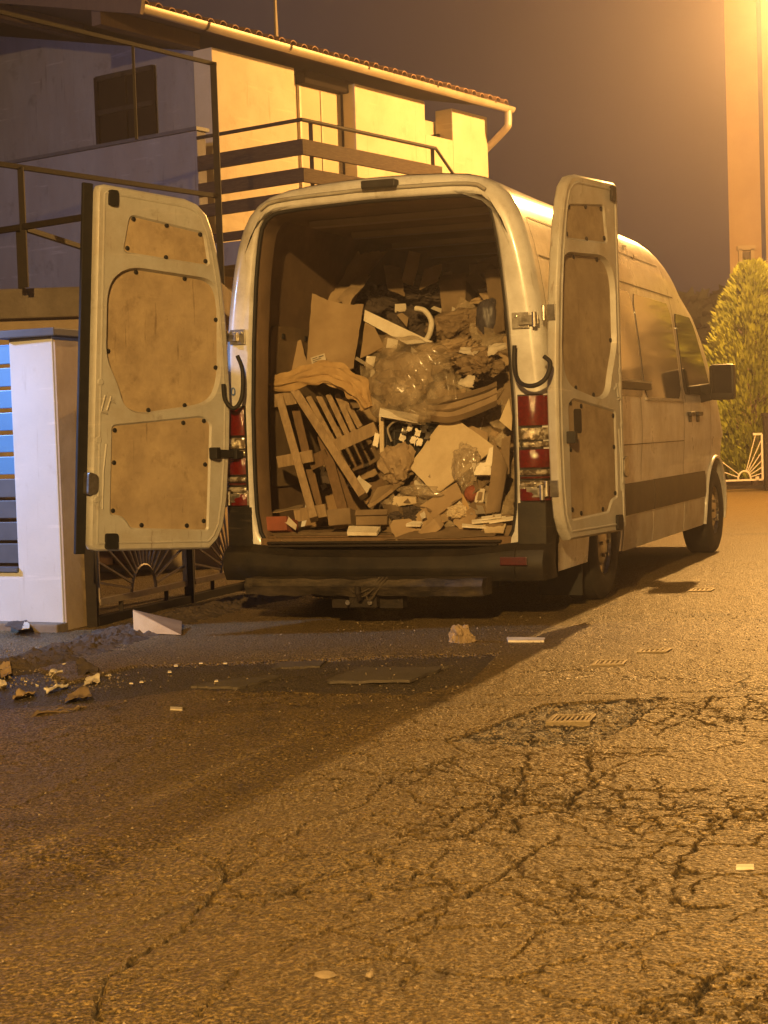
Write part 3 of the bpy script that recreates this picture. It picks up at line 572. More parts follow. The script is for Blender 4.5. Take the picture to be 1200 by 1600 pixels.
# side mouldings, lower trim, seams, rail, windows, handles, mirror
def side_patch(poly, off, th, n=1, sx=1, sub=None):
    mb = MB(); mb.prism(poly, (off, off - th), lambda p, t: (sx * (SX(p[1]) * interp(p[0], WS) + t), p[0], p[1])); return mb
def side_strip(y0, y1, z0, z1, off, th, sx, ny=10, nz_=4):
    mb = MB(); lo = []
    zs = np.linspace(z0, z1, nz_ + 1)
    for y in np.linspace(y0, y1, ny + 1):
        ring = [(sx * (SX(z0) * interp(y, WS) - 0.004), y, z0)] + [(sx * (SX(z) * interp(y, WS) + off * (0.55 if i in (0, nz_) else 1)), y, z) for i, z in enumerate(zs)] + [(sx * (SX(z1) * interp(y, WS) - 0.004), y, z1)]
        lo.append(ring)
    mb.loft(lo, cap0=True, cap1=True); return mb
for sx in (-1, 1):
    for (y0, y1) in ((0.20, 0.80), (1.70, 2.555), (2.575, 4.42)):
        build(side_strip(y0, y1, 0.478, 0.68, 0.018, 0.02, sx), 'side_moulding', M['cladding'], van, True, smooth=40)
    for (y0, y1) in ((1.70, 2.56), (2.575, 3.62), (3.635, 4.42)):
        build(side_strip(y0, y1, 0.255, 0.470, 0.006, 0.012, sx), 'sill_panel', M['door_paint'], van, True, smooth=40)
    for (y0, y1, z0, z1) in ((3.60, 3.609, 0.48, 2.05), (2.20, 2.208, 0.69, 1.24), (4.66, 4.668, 0.72, 1.25), (0.165, 0.172, 0.7, 2.2)):
        mb = MB(); mb.loft([[(sx * (SX(z) + .0035), y0, z) for z in np.linspace(z0, z1, 12)], [(sx * (SX(z) + .0035), y1, z) for z in np.linspace(z0, z1, 12)]]); build(mb, 'door_seam', M['rubber'], van, True)
    for (y0, y1, z0, z1) in ((0.2, 3.75, 1.985, 1.995), (1.5, 3.6, 0.925, 0.931), (0.2, 3.5, 2.20, 2.208)):
        mb = MB(); mb.loft([[(sx * (SX(z) + .003), y, z) for z in (z0, z1)] for y in np.linspace(y0, y1, 8)]); build(mb, 'body_crease', M['cladding'], van, True)
    rl = MB(); rl.beam((sx * (SX(1.31) + .012), 1.2, 1.305), (sx * (SX(1.31) + .012), 2.48, 1.305), .03, .045); build(rl, 'sliding_door_rail', M['plastic'], van, True, bevel=.004)
    rl = MB(); rl.beam((sx * (SX(1.34) + .014), 1.2, 1.335), (sx * (SX(1.34) + .014), 2.48, 1.335), .034, .012); build(rl, 'rail_cover', M['door_paint'], van, True)
    def pane(y0, y1, z0, z1, slant, r, off, name, m):
        ny, n2 = 16, 10; mb = MB(); pl = roundpoly([(y0, z0), (y1 + slant, z0), (y1, z1), (y0, z1)], r, 6)
        # tessellate as horizontal strips so the pane follows the curved side
        zs = np.linspace(z0, z1, n2 + 1); lo = []
        for z in zs:
            xs_ = []
            for (a, b), (c, d) in zip(pl, pl[1:] + pl[:1]):
                if (b - z) * (d - z) <= 0 and abs(d - b) > 1e-9: xs_.append(a + (c - a) * (z - b) / (d - b))
            if not xs_: xs_ = [y0 + r, y1 - r]
            a, b = min(xs_), max(xs_); lo.append([(sx * (SX(z) + off), lerp(a, b, t), z) for t in np.linspace(0, 1, ny)])
        mb.loft(lo); lo2 = [[(sx * (SX(p[2]) - .002), p[1], p[2]) for p in l] for l in lo]
        rim = [l[0] for l in lo] + lo[-1][1:] + [l[-1] for l in lo[::-1]][1:] + lo[0][::-1][1:]; rim2 = [(sx * (SX(p[2]) - .003), p[1], p[2]) for p in rim]
        mb.loft([rim, rim2]); return build(mb, name, m, van, True, smooth=50)
    w1 = pane(1.25, 2.30, 1.235, 1.93, 0.02, 0.06, .006, 'side_window', M['winpanel'])
    w2 = pane(2.36, 3.52, 1.235, 1.93, 0.04, 0.06, .006, 'side_window', M['winpanel'])
    for y0, y1 in ((2.36, 3.55),):
        tr = MB(); tr.beam((sx * (SX(1.225) + .006), y0, 1.222), (sx * (SX(1.225) + .006), y1, 1.222), .014, .014); build(tr, 'window_trim', M['door_paint'], van, True)
    pane(3.68, 4.30, 1.27, 1.87, 0.50, 0.05, .006, 'cab_window', M['glass_dark'])
    for yh in (3.74, 4.04):
        h = MB(); h.beam((sx * (SX(1.12) + .018), yh, 1.125), (sx * (SX(1.12) + .018), yh + .17, 1.125), .03, .03); h.box((sx * (SX(1.12) + .004), yh + .09, 1.10), (.012, .09, .075)); build(h, 'door_handle', M['plastic'], van, True, bevel=.006)
    mh = MB(); mh.box((sx * 1.155, 4.30, 1.365), (.195, .10, .275)); mirror = build(mh, 'wing_mirror', M['plastic'], van, True, bevel=.03, smooth=40)
    ma = MB(); ma.hexa([(sx * .93, 4.36, 1.20), (sx * .93, 4.56, 1.22), (sx * .93, 4.50, 1.36), (sx * .93, 4.34, 1.34)], [(sx * 1.08, 4.28, 1.23), (sx * 1.08, 4.33, 1.23), (sx * 1.08, 4.33, 1.36), (sx * 1.08, 4.28, 1.36)]); build(ma, 'mirror_arm', M['plastic'], mirror, True, bevel=.012)
    mg = MB(); mg.box((sx * 1.155, 4.247, 1.385), (.155, .006, .215)); build(mg, 'mirror_glass', M['glass_dark'], mirror, True, bevel=.002)
    # windscreen edge strip and front wheel-arch lip
    al = MB(); aa = arch(RO + WB, .435, 0.26, 20); al.tube([(sx * (SX(z) + .006), y, z) for y, z in aa], .016, 6); build(al, 'arch_lip', M['paint'], van, True, smooth=60)
ws = MB(); wl = []
for Y in (4.12, 4.35, 4.6, 4.9, 5.2):
    zt = interp(Y, ZT); wl.append([(x, Y + .004, zt + 0.004 - .05 * (x / .7) ** 2) for x in np.linspace(-.62, .62, 9)])
ws.loft(wl); build(ws, 'windscreen', M['glass_dark'], van, True, smooth=50)

# tail lights: stacked lenses wrapping the corner
def tail_light(sx):
    hs = MB(); z0, z1 = 0.652, 1.232
    hs.loft([[(sx * (.812), -.004, z), (sx * .816, -.016, z), (sx * .935, -.006, z), (sx * .972, .05, z), (sx * .978, .13, z)] for z in (z0, z1)], cap0=True, cap1=True)
    h = build(hs, 'tail_light', M['plastic'], van, True)
    for (a, b, m) in ((1.06, 1.228, 'red'), (.985, 1.055, 'clear'), (.945, .982, 'clear'), (.835, .94, 'red'), (.797, .83, 'clear'), (.775, .793, 'red'), (.735, .771, 'clear'), (.657, .731, 'red')):
        l = MB(); zs = [a + .002, a + .006, (a + b) / 2, b - .006, b - .002]; gs = [0, .008, .013, .008, 0]
        l.loft([[(sx * (.818), -.010 - g, z), (sx * .84, -.022 - g, z), (sx * .885, -.021 - g, z), (sx * (.932), -.012 - g, z), (sx * (.963 + g * .5), .015 - g * .3, z), (sx * (.979 + g), .055, z), (sx * (.982 + g), .125, z)] for z, g in zip(zs, gs)], cap0=True, cap1=True)
        build(l, 'lens', M[m], h, True, smooth=50)
    return h
tail_light(1); tail_light(-1)

# rear doors: modelled shut in the rear plane, then swung round their leaning hinge axes
HE = [(0.42, .80), (0.47, .855), (0.55, .895), (0.7, .915), (1.0, .925), (1.25, .922), (1.5, .900), (1.75, .872), (1.95, .838), (2.1, .803), (2.22, .765), (2.30, .725), (2.35, .66), (2.37, .58)]
def door_outline():
    pts = [(x, z) for z, x in HE] + [(0.06, 2.385), (0.03, 2.375), (0.012, 2.34)] + [(0.012, z) for z in (2.0, 1.5, 1.0, 0.6)] + [(0.012, .46), (0.03, .43), (0.06, .42)]
    return pts
def swing(side, theta):
    A = Vector((side * (.962 if side > 0 else .95), -.045, .60)); B = Vector((side * (.961 if side > 0 else .912), -.045, 1.65)); axis = (B - A).normalized()
    rot = Matrix.Rotation(side * theta, 4, axis); T = Matrix.Translation(A) @ rot @ Matrix.Translation(-A)
    if side > 0: return lambda p: T @ Vector((p[0], p[1], p[2] + .018 + .040 * (p[2] - .4) / 2))
    return lambda p: T @ Vector(p)
P_TOP = roundpoly([(.175, 2.03), (.755, 2.01), (.715, 2.20), (.215, 2.245)], .04)
P_MID = roundpoly([(.085, 1.46), (.165, 1.32), (.205, 1.20), (.32, 1.16), (.78, 1.235), (.85, 1.37), (.835, 1.83), (.775, 1.945), (.21, 1.965), (.085, 1.86)], [.08, .09, .06, .08, .13, .12, .11, .09, .11, .11], 6)
P_LOW = roundpoly([(.265, .535), (.785, .52), (.79, 1.14), (.72, 1.175), (.13, 1.105), (.13, .61), (.20, .605), (.235, .58)], .03)
def rear_door(side, theta):
    fn = swing(side, theta); sgn = side
    to = lambda p, y: (sgn * p[0], y, p[1])
    out = door_outline(); sh = MB()
    hol = [P_TOP, P_MID, P_LOW]
    in1 = inset2(out, .014)
    fill_holes(sh, in1, hol, lambda p: to(p, .028))
    cl = lambda l: l + [l[0]]
    sh.loft([[to(p, .028) for p in cl(in1)], [to(p, .020) for p in cl(inset2(out, .004))], [to(p, .010) for p in cl(out)], [to(p, -.026) for p in cl(out)], [to(p, -.036) for p in cl(inset2(out, .010))]])
    fill_holes(sh, inset2(out, .010), [], lambda p: to(p, -.036))
    deps = (.012, .030, .010)
    for hl, dp in zip(hol, deps):
        sh.loft([[to(p, .028) for p in cl(hl)], [to(p, .028 - dp * .5) for p in cl(inset2(hl, .006))], [to(p, .028 - dp - .004) for p in cl(inset2(hl, .014))]])
    # raised stamped bead round the face
    bead = inset2(out, .045); sh.tube([to(p, .027) for p in cl(bead)], .007, 6, cap=False)
    for (u, z, r) in ((.055, 1.33, .022), (.05, 1.02, .022), (.05, .70, .022)):
        sh.tube([to((u, z), .026), to((u, z), .034)], [r, r * .7], 12)
    for (u0, z0, u1, z1) in ((.085, 1.26, .06, 1.17), (.062, 1.172, .10, 1.165), (.122, 1.255, .098, 1.180), (.120, 1.235, .148, 1.224)):   # stamped marks by the latch
        sh.tube([to((u0, z0), .030), to((u1, z1), .030)], .0065, 5)
    sh.tube([to((.10, 1.0), .028), to((.085, .85), .028), to((.085, .65), .028)], .006, 5)
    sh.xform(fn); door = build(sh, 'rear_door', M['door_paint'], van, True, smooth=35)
    for hl, dp, nm in zip(hol, deps, ('top', 'mid', 'low')):
        pn = MB(); pl = inset2(hl, .010); pn.prism(pl, (.028 - dp, .028 - dp - .004), lambda p, t: to(p, t)); pn.xform(fn); build(pn, 'hardboard_panel', M['ply'], door, True)
    clips = [(.685, 2.185), (.46, 2.21), (.245, 2.22), (.725, 2.04), (.46, 2.035), (.21, 2.06)]
    clips += [(.28, 1.938), (.60, 1.932), (.818, 1.72), (.825, 1.45), (.115, 1.50), (.38, 1.192), (.62, 1.228)]
    clips += [(.155, 1.075), (.60, 1.13), (.74, 1.145), (.155, .90), (.755, .90), (.155, .64), (.755, .58), (.34, .56), (.64, .555)]
    for (u, z) in clips:
        c = MB(); yb = .028 - (.030 if 1.16 < z < 1.95 else .011); c.tube([to((u, z), yb - .001), to((u, z), yb + .006), to((u, z), yb + .009)], [.013, .013, .007], 8); c.xform(fn); build(c, 'clip', M['rubber'], door, True)
    rs = MB(); rs.prism([(-.052, .405), (.010, .405), (.010, 2.385), (-.052, 2.385)] if side < 0 else [(-.012, .42), (.010, .42), (.010, 2.37), (-.012, 2.37)], (-.034, -.012), lambda p, t: to(p, t)); rs.xform(fn); build(rs, 'edge_seal', M['rubber'], door, True, bevel=.006)
    for (u, z, w_, h_) in ((.105, 2.315, .055, .085), (.14, .475, .075, .085)):  # top and bottom bolt blocks
        k = MB(); k.prism(roundpoly([(u - w_ / 2, z - h_ / 2), (u + w_ / 2, z - h_ / 2), (u + w_ / 2, z + h_ / 2), (u - w_ / 2, z + h_ / 2)], .015), (.026, .046), lambda p, t: to(p, t)); k.xform(fn); build(k, 'bolt_block', M['rubber'], door, True)
    lk = MB(); lk.prism(roundpoly([(-.012, .72), (.05, .74), (.05, .83), (-.012, .85)], .02), (-.02, .04), lambda p, t: to(p, t)); lk.xform(fn); build(lk, 'latch', M['steel'], door, True, bevel=.005)
    for zz in (.70, 1.62):
        hg = MB(); hx = interp(zz, HE); hg.box((sgn * (hx + .002), -.010, zz), (.008, .05, .085)); hg.tube([(sgn * (hx + .022), -.045, zz - .04), (sgn * (hx + .022), -.045, zz + .04)], .012, 8); hg.xform(fn); build(hg, 'hinge', M['steel'], door, True, bevel=.002)
    if side > 0:
        k = MB(); k.prism(roundpoly([(.60, .985), (.70, .985), (.70, 1.115), (.60, 1.115)], .02), (.0185, .021), lambda p, t: to(p, t)); k.xform(fn); build(k, 'handle_recess', M['rubber'], door, True)
    return door, fn
LEFT_ANGLE, RIGHT_ANGLE = R(117), R(261)
ldoor, lfn = rear_door(-1, LEFT_ANGLE)
rdoor, rfn = rear_door(1, RIGHT_ANGLE)
for sx, fn in ((-1, lfn), (1, rfn)):          # hinge plates on the body, check straps, rubber loops
    for zz in (.705, 1.628):
        h = MB(); xo = .80 if zz > 1 else .815
        h.box((sx * (xo + .045), -.010, zz - .03 * 0), (.095, .012, .085)); xk = .128 if sx > 0 else .112; h.tube([(sx * (xo + xk), -.035, zz - .04), (sx * (xo + xk), -.035, zz + .04)], .014, 8); h.box((sx * (xo + (xk + .06) / 2), -.024, zz), (xk - .02, .016, .05))
        h.box((sx * (xo + .08), -.022, zz), (.05, .02, .03))
        for dx in (.02, .065): h.tube([(sx * (xo + dx), -.014, zz + .022), (sx * (xo + dx), -.024, zz + .022)], .009, 6)
        o = build(h, 'hinge_plate', M['steel'], van, True, bevel=.002)
    a = Vector((sx * .83, -.03, .955)); b = Vector(fn((sx * .80, .05, .965)))
    s = MB(); s.beam(a, b, .012, .045); s.box(b, (.05, .05, .065)); s.box(a + (b - a) * .25, (.03, .03, .055)); build(s, 'check_strap', M['rubber'], van, True, bevel=.005)
lp = bez([V(804, 540, -.04), V(804, 575, -.06), V(812, 597, -.10), V(832, 603, -.13), V(852, 592, -.12), V(860, 568, -.10), V(850, 557, -.09)], 6); t = MB(); t.tube(lp, .0125, 8); build(t, 'rubber_loop', M['rubber'], van, True, smooth=60)
lp = bez([V(371, 556, -.05), V(379, 580, -.06), V(378, 620, -.09), V(366, 638, -.12), V(352, 625, -.14), V(349, 600, -.15)], 6); t = MB(); t.tube(lp, .0125, 8); build(t, 'rubber_loop', M['rubber'], van, True, smooth=60)

# ================================================================== THE LOAD: every piece a thing of its own
def VW(x, y, Y): return VAN_M @ V(x, y, Y)
def heap_material():
    m = bpy.data.materials.new('mixed_scrap'); m.use_nodes = True; nt = m.node_tree; b = nt.nodes['Principled BSDF']
    tc = nn(nt, 'ShaderNodeTexCoord'); ns = nn(nt, 'ShaderNodeTexNoise', Scale=7.0, Detail=4.0); nt.links.new(tc.outputs['Object'], ns.inputs['Vector'])
    v = nn(nt, 'ShaderNodeTexVoronoi', Scale=7.0); mx = mix(nt, 0.12, tc.outputs['Object'], ns.outputs['Color']); nt.links.new(mx, v.inputs['Vector'])
    sp = nn(nt, 'ShaderNodeSeparateColor'); nt.links.new(v.outputs['Color'], sp.inputs[0])
    r = ramp(nt, sp.outputs[0], [(0.0, (0.05, 0.035, 0.025)), (0.35, (0.15, 0.095, 0.05)), (0.6, (0.26, 0.17, 0.085)), (0.85, (0.09, 0.065, 0.05)), (0.97, (0.48, 0.40, 0.28))]); r.color_ramp.interpolation = 'CONSTANT'
    nt.links.new(r.outputs[0], b.inputs['Base Color']); b.inputs['Roughness'].default_value = 0.8
    bp = nn(nt, 'ShaderNodeBump', Strength=0.5, Distance=0.03); nt.links.new(ns.outputs[0], bp.inputs['Height']); nt.links.new(bp.outputs[0], b.inputs['Normal'])
    return m
M['scrap'] = heap_material()
hm = MB(); nxh, nyh = 70, 90; rows = []
for j in range(nyh + 1):
    Y = lerp(0.16, 3.3, (j / nyh) ** 1.3); row = []
    for i in range(nxh + 1):
        X = lerp(-0.84, 0.84, i / nxh)
        Ye = Y - 0.62 * max(0, min(1, (-X - 0.05) / 0.25)) - 0.08
        z = interp(Ye, [(-1, 0.49), (0.12, 0.49), (0.22, 0.62), (0.45, 0.92), (0.8, 1.25), (1.2, 1.58), (1.55, 1.79), (2.0, 2.02), (2.6, 2.16), (3.3, 2.18)])
        if z > 0.5:
            p = (X, Y, z); k = min(1, (z - 0.49) * 5)
            z += k * (0.09 * nz(p, 3.3, 4) + 0.06 * abs(nz(p, 7.5, 8)) + 0.03 * nz(p, 17, 2) - 0.04)
        row.append(VAN_M @ Vector((X, Y, max(z, 0.482))))
    rows.append(row)
hm.loft(rows); build(hm, 'scrap_heap', M['scrap'], kind='stuff', label='heap of mixed paper, rags and scrap filling the van behind the larger pieces', smooth=25)

def sheet(name, quad, th, m, label, cat, amp=0.006, freq=5.0, curl=0.0, n=10, mm=10, rag=0.0, seed=1.0, group=None, parent=None, fold=0.0, edge=None):
    """a thin board or paper of real thickness: four corners (pixel x, pixel y, distance into the van), bowed, creased"""
    q = [VW(*p) if not isinstance(p, Vector) else p for p in quad]
    nr = (q[1] - q[0]).cross(q[3] - q[0]).normalized()
    if nr.dot(CO - q[0]) < 0: nr = -nr
    sz = ((q[1] - q[0]).length + (q[3] - q[0]).length) / 2
    top = []; 
    for j in range(mm + 1):
        r_ = []
        for i in range(n + 1):
            s, t = i / n, j / mm
            if rag:
                if j in (0, mm): t += rag * nz((s * 4, j, seed), 2.0, seed) * (1 if j else -1)
                if i in (0, n): s += rag * nz((i, t * 4, seed), 2.0, seed + 3)
            p = q[0].lerp(q[1], s).lerp(q[3].lerp(q[2], s), t)
            h = amp * (nz(p, freq, seed) + 0.5 * nz(p, freq * 2.7, seed + 5)) + curl * sz * (4 * (s - .5) ** 2) + fold * sz * abs(s - .5)
            r_.append(p + nr * h)
        top.append(r_)
    mb = MB(); k = n + 1
    vs = [p for r_ in top for p in r_]; N = len(vs); vs += [p - nr * th for p in vs[:N]]
    fs = []
    for j in range(mm):
        for i in range(n):
            a = j * k + i; fs.append((a, a + 1, a + k + 1, a + k)); fs.append((a + N, a + k + N, a + k + 1 + N, a + 1 + N))
    br = [i for i in range(k)] + [j * k + n for j in range(1, mm + 1)] + [mm * k + i for i in range(n - 1, -1, -1)] + [j * k for j in range(mm - 1, 0, -1)]
    for a, b in zip(br, br[1:] + br[:1]): fs.append((a, a + N, b + N, b))
    mb.add(vs, fs)
    return build(mb, name, m, parent, False, smooth=30 if amp else None, label=label, cat=cat, group=group)
def crumple(name, c, size, m, label, cat, amp=0.35, freq=2.2, sub=4, seed=1.0, rot=0.0, tilt=0.0, ridge=True, group=None, flat=None, soft=False):
    """a crumpled, creased lump (bag, rag, screwed-up paper)"""
    bm = bmesh.new(); bmesh.ops.create_icosphere(bm, subdivisions=sub, radius=1.0)
    Rm = Matrix.Rotation(-YAW, 3, 'Z') @ Matrix.Rotation(rot, 3, 'Y') @ Matrix.Rotation(tilt, 3, 'X')
    c = VW(*c) if not isinstance(c, Vector) else c
    mb = MB(); rj = random.Random(int(seed * 100) + 1); jit = (.25 if soft else .55) / (2 ** sub)
    for v in bm.verts:
        p = (v.co + Vector((rj.uniform(-1, 1), rj.uniform(-1, 1), rj.uniform(-1, 1))) * jit).normalized()
        w_ = p + 0.5 * Vector((nz(p, 1.6, seed + 1), nz(p, 1.6, seed + 2), nz(p, 1.6, seed + 3)))
        n1 = nz(w_, freq * .6, seed); n2 = nz((w_.x * 2.2, w_.y * .8, w_.z), freq, seed + 9); n3 = nz(w_, freq * 3.4, seed + 4)
        r_ = 1 + amp * (n1 * .9 - abs(n2) * .8 + .2 + n3 * .28 + rj.uniform(-.09, .09) * (.25 if soft else 1))
        q = Vector((p.x * size[0], p.y * size[1], p.z * size[2])) * r_
        if flat is not None: q.z = max(q.z, -size[2] * flat)
        mb.v.append(c + Rm @ q)
    mb.f = [tuple(v.index for v in f.verts) for f in bm.faces]; bm.free()
    return build(mb, name, m, smooth=60 if soft else 22, label=label, cat=cat, group=group)
def carton(name, quad, depth, m, label, flaps=(), closed=True, cat='box', th=0.004):
    """a box: front face by four corners (bl, br, tr, tl), pushed back by depth; open boxes get walls and flaps"""
    q = [VW(*p) if not isinstance(p, Vector) else p for p in quad]
    nr = (q[1] - q[0]).cross(q[3] - q[0]).normalized()
    if nr.dot(CO - q[0]) < 0: nr = -nr
    b = [p - nr * depth for p in q]
    e = empty(name, tuple((q[0] + q[1] + b[0] + b[1]) / 4), label, cat)
    def panel(nm, c):
        n2 = (c[1] - c[0]).cross(c[3] - c[0]).normalized() * th; mb = MB(); mb.hexa([p - n2 / 2 for p in c], [p + n2 / 2 for p in c]); return build(mb, nm, m, e)
    panel('front_panel', q); panel('back_panel', b); panel('side_panel', [q[0], b[0], b[3], q[3]]); panel('side_panel', [q[1], b[1], b[2], q[2]]); panel('bottom_panel', [q[0], q[1], b[1], b[0]])
    up = (q[3] - q[0]).normalized(); rt = (q[1] - q[0]).normalized(); L = (q[3] - q[0]).length
    for f, ang, ln_ in flaps:
        base, out = {'front': ((q[3], q[2]), nr), 'back': ((b[2], b[3]), -nr), 'left': ((b[3], q[3]), -rt), 'right': ((q[2], b[2]), rt)}[f]
        d = up * math.cos(R(ang)) + out * math.sin(R(ang)); panel('flap', [base[0], base[1], base[1] + d * ln_, base[0] + d * ln_])
    if closed: panel('top_panel', [q[3], q[2], b[2], b[3]])
    return e
def board(mb_or_none, a, b, w, t, facing=None):
    mb = mb_or_none or MB(); a = VW(*a); b = VW(*b); up = facing or (CO - a).normalized(); mb.beam(a, b, w, t, up); return mb

def shards(name, m, label, n, smin, smax, seed, zoff=.02, xr=(-.78, .78), yr=(.12, 2.9)):
    rd = random.Random(seed); mb = MB()
    for k in range(n):
        X = rd.uniform(*xr); Y = lerp(yr[0], yr[1], rd.random() ** 1.25)
        Ye = Y - 0.62 * max(0, min(1, (-X - 0.05) / 0.25)) - 0.08; z = interp(Ye, HEAPZ)
        if z < .52 and X < 0: continue
        c = Vector((X, Y - .05, z + zoff + rd.uniform(-.02, .06))); nrm = Vector((rd.uniform(-.7, .7), -1 + rd.uniform(-.3, .6), rd.uniform(-.2, 1.2))).normalized()
        a = nrm.cross(Vector((rd.uniform(-1, 1), rd.uniform(-.4, .4), rd.uniform(-1, 1)))).normalized(); b = nrm.cross(a); sa = rd.uniform(smin, smax); sb = sa * rd.uniform(.35, 1.0)
        g = 4; vs = []; vs2 = []
        for j in range(g + 1):
            for i in range(g + 1):
                u = (i / g - .5) * (1 + .25 * nz((k, j * .7, 1), 1.3, 2)); v = (j / g - .5) * (1 + .25 * nz((k, i * .7, 5), 1.3, 7))
                p = c + a * u * sa * 2 + b * v * sb * 2 + nrm * (.30 * sa * nz((u * 2 + k, v * 2, k * .37), 1.2) + .18 * sa * abs(u + .3 * nz((k, 1, 2), 1.9)))
                vs.append(VAN_M @ p); vs2.append(VAN_M @ (p - nrm * .004))
        N = len(vs); fs = []; k1 = g + 1
        for j in range(g):
            for i in range(g):
                q = j * k1 + i; fs += [(q, q + 1, q + k1 + 1, q + k1), (q + N, q + k1 + N, q + k1 + 1 + N, q + 1 + N)]
        br = list(range(k1)) + [j * k1 + g for j in range(1, k1)] + [g * k1 + i for i in range(g - 1, -1, -1)] + [j * k1 for j in range(g - 1, 0, -1)]
        fs += [(x_, x_ + N, y_ + N, y_) for x_, y_ in zip(br, br[1:] + br[:1])]
        mb.add(vs + vs2, fs)
    return build(mb, name, m, kind='stuff', label=label, smooth=25)
HEAPZ = [(-1, 0.49), (0.12, 0.49), (0.22, 0.62), (0.45, 0.92), (0.8, 1.25), (1.2, 1.58), (1.55, 1.79), (2.0, 2.02), (2.6, 2.16), (3.3, 2.18)]
shards('cardboard_shards', M['card'], 'countless torn cardboard bits wedged between the larger pieces of the load', 110, .04, .11, 3)
shards('brown_paper_shards', M['card_dark'], 'countless dark brown paper bits between the larger pieces of the load', 130, .04, .12, 5)
shards('pale_paper_shards', M['paper'], 'countless pale paper scraps strewn through the load', 60, .02, .055, 8, .05)
shards('film_shreds', M['film'], 'shreds of clear film tangled through the right of the load', 50, .05, .12, 11, .05, (-.1, .78), (.2, 1.6))

# left pallet, standing on end
e = empty('pallet', tuple(VW(470, 816, .28)), 'broken wooden pallet standing on end against the left wall of the van', 'pallet')
build(board(None, (436, 620, .44), (491, 812, .22), .048, .085), 'stringer', M['wood'], e, bevel=.004)
build(board(None, (462, 640, .62), (500, 800, .44), .050, .07), 'stringer', M['wood_dark'], e, bevel=.004)
for a, b, w_ in (((416, 628, .47), (463, 621, .47), .078), ((434, 722, .36), (489, 712, .36), .07), ((461, 806, .26), (510, 797, .26), .075)):
    build(board(None, a, b, w_, .022), 'slat', M['wood'], e, bevel=.003)
e = empty('pallet', tuple(VW(560, 800, .30)), 'slatted wooden pallet leaning askew in the middle of the left half of the load', 'pallet')
build(board(None, (461, 611, .46), (568, 776, .26), .050, .07), 'stringer', M['wood'], e, bevel=.004)
build(board(None, (504, 684, .50), (541, 816, .30), .060, .07), 'stringer', M['wood_dark'], e, bevel=.004)
for (x0, y0, x1, y1) in ((482, 620, 520, 690), (498, 619, 532, 686), (513, 617, 543, 680), (527, 617, 553, 675), (538, 622, 563, 668)):
    build(board(None, (x0, y0, .60), (x1, y1, .50), .034, .02), 'slat', M['wood'], e, bevel=.002)
build(board(None, (519, 699, .40), (588, 668, .42), .075, .022), 'cross_board', M['wood'], e, bevel=.003)
build(board(None, (484, 724, .42), (512, 712, .42), .085, .022), 'cross_board', M['wood_dark'], e, bevel=.003)
build(board(None, (522, 728, .52), (556, 808, .40), .05, .03), 'cross_board', M['wood_dark'], e, bevel=.003)

o = sheet('bent_carton', [(479, 577, .72), (553, 580, .80), (569, 482, 1.05), (489, 465, 1.0)], .012, M['card'], 'large bent brown carton with a white shipping label, standing above the pallets', 'carton', amp=.02, freq=4, curl=.10, n=14, mm=12, rag=.02)
lq = [(485, 559, .70), (507, 552, .70), (511, 570, .69), (490, 577, .69)]
lb = sheet('shipping_label', lq, .002, M['paper'], None, None, amp=0, n=2, mm=2, parent=o)
L4 = [VW(*p) for p in lq]
def on_l(s, t): return L4[0].lerp(L4[1], s).lerp(L4[3].lerp(L4[2], s), t) + (CO - L4[0]).normalized() * .002
for (s0, t0, s1, t1) in ((.1, .12, .45, .18), (.1, .28, .7, .33), (.1, .42, .55, .47), (.65, .55, .9, .88), (.1, .62, .5, .86), (.55, .12, .9, .2)):
    mb = MB(); mb.add([on_l(s0, t0), on_l(s1, t0), on_l(s1, t1), on_l(s0, t1)], [(0, 1, 2, 3)]); build(mb, 'print_bar', M['ink'], lb)
sheet('carton_flap', [(447, 585, .74), (484, 586, .74), (470, 530, .84), (450, 537, .84)], .006, M['card'], 'narrow brown carton flap wedged left of the large bent carton', 'cardboard', amp=.008, rag=.04)
sheet('brown_paper_sheet', [(503, 466, 1.30), (545, 476, 1.26), (606, 390, 1.62), (556, 400, 1.62)], .004, M['card'], 'dim crumpled sheet of brown paper high at the back of the load', 'paper', amp=.05, freq=5, rag=.06)
sheet('torn_paper', [(528, 468, 1.20), (543, 482, 1.16), (580, 428, 1.42), (562, 428, 1.44)], .003, M['brownpaper'], 'torn pale strip of paper behind the bent carton', 'paper', amp=.03, freq=6, rag=.08)
sheet('upright_card', [(627, 440, 1.55), (645, 446, 1.52), (657, 396, 1.68), (639, 392, 1.70)], .006, M['card'], 'small upright card strip at the very top of the load', 'cardboard', amp=.01)
carton('open_carton', [(691, 488, 1.55), (727, 486, 1.55), (727, 436, 1.62), (686, 439, 1.62)], .24, M['card_dark'], 'open brown carton standing upright at the back right of the load', (('front', -35, .07), ('right', 50, .10), ('left', 70, .08)), closed=False)
sheet('leaning_board', [(772, 523, 1.15), (788, 516, 1.1), (780, 420, 1.3), (757, 424, 1.4)], .010, M['card_dark'], 'brown board leaning on the right wall near the top', 'board', amp=.006)
crumple('blue_bag', (763, 498, 1.22), (.072, .07, .125), M['bluebag'], 'dark blue grey bag bulging beside the right wall', 'bag', amp=.28, soft=True, seed=3)
crumple('brown_sack', (718, 512, 1.32), (.19, .14, .10), M['card_dark'], 'slumped rough brown sack under the open carton', 'sack', amp=.45, soft=True, sub=5, seed=5, rot=-.25)
sheet('tilted_cardboard', [(606, 452, 1.5), (632, 462, 1.44), (626, 418, 1.62), (598, 412, 1.66)], .005, M['card_dark'], 'tilted brown cardboard left of the small upright card at the top', 'cardboard', amp=.02, rag=.05)
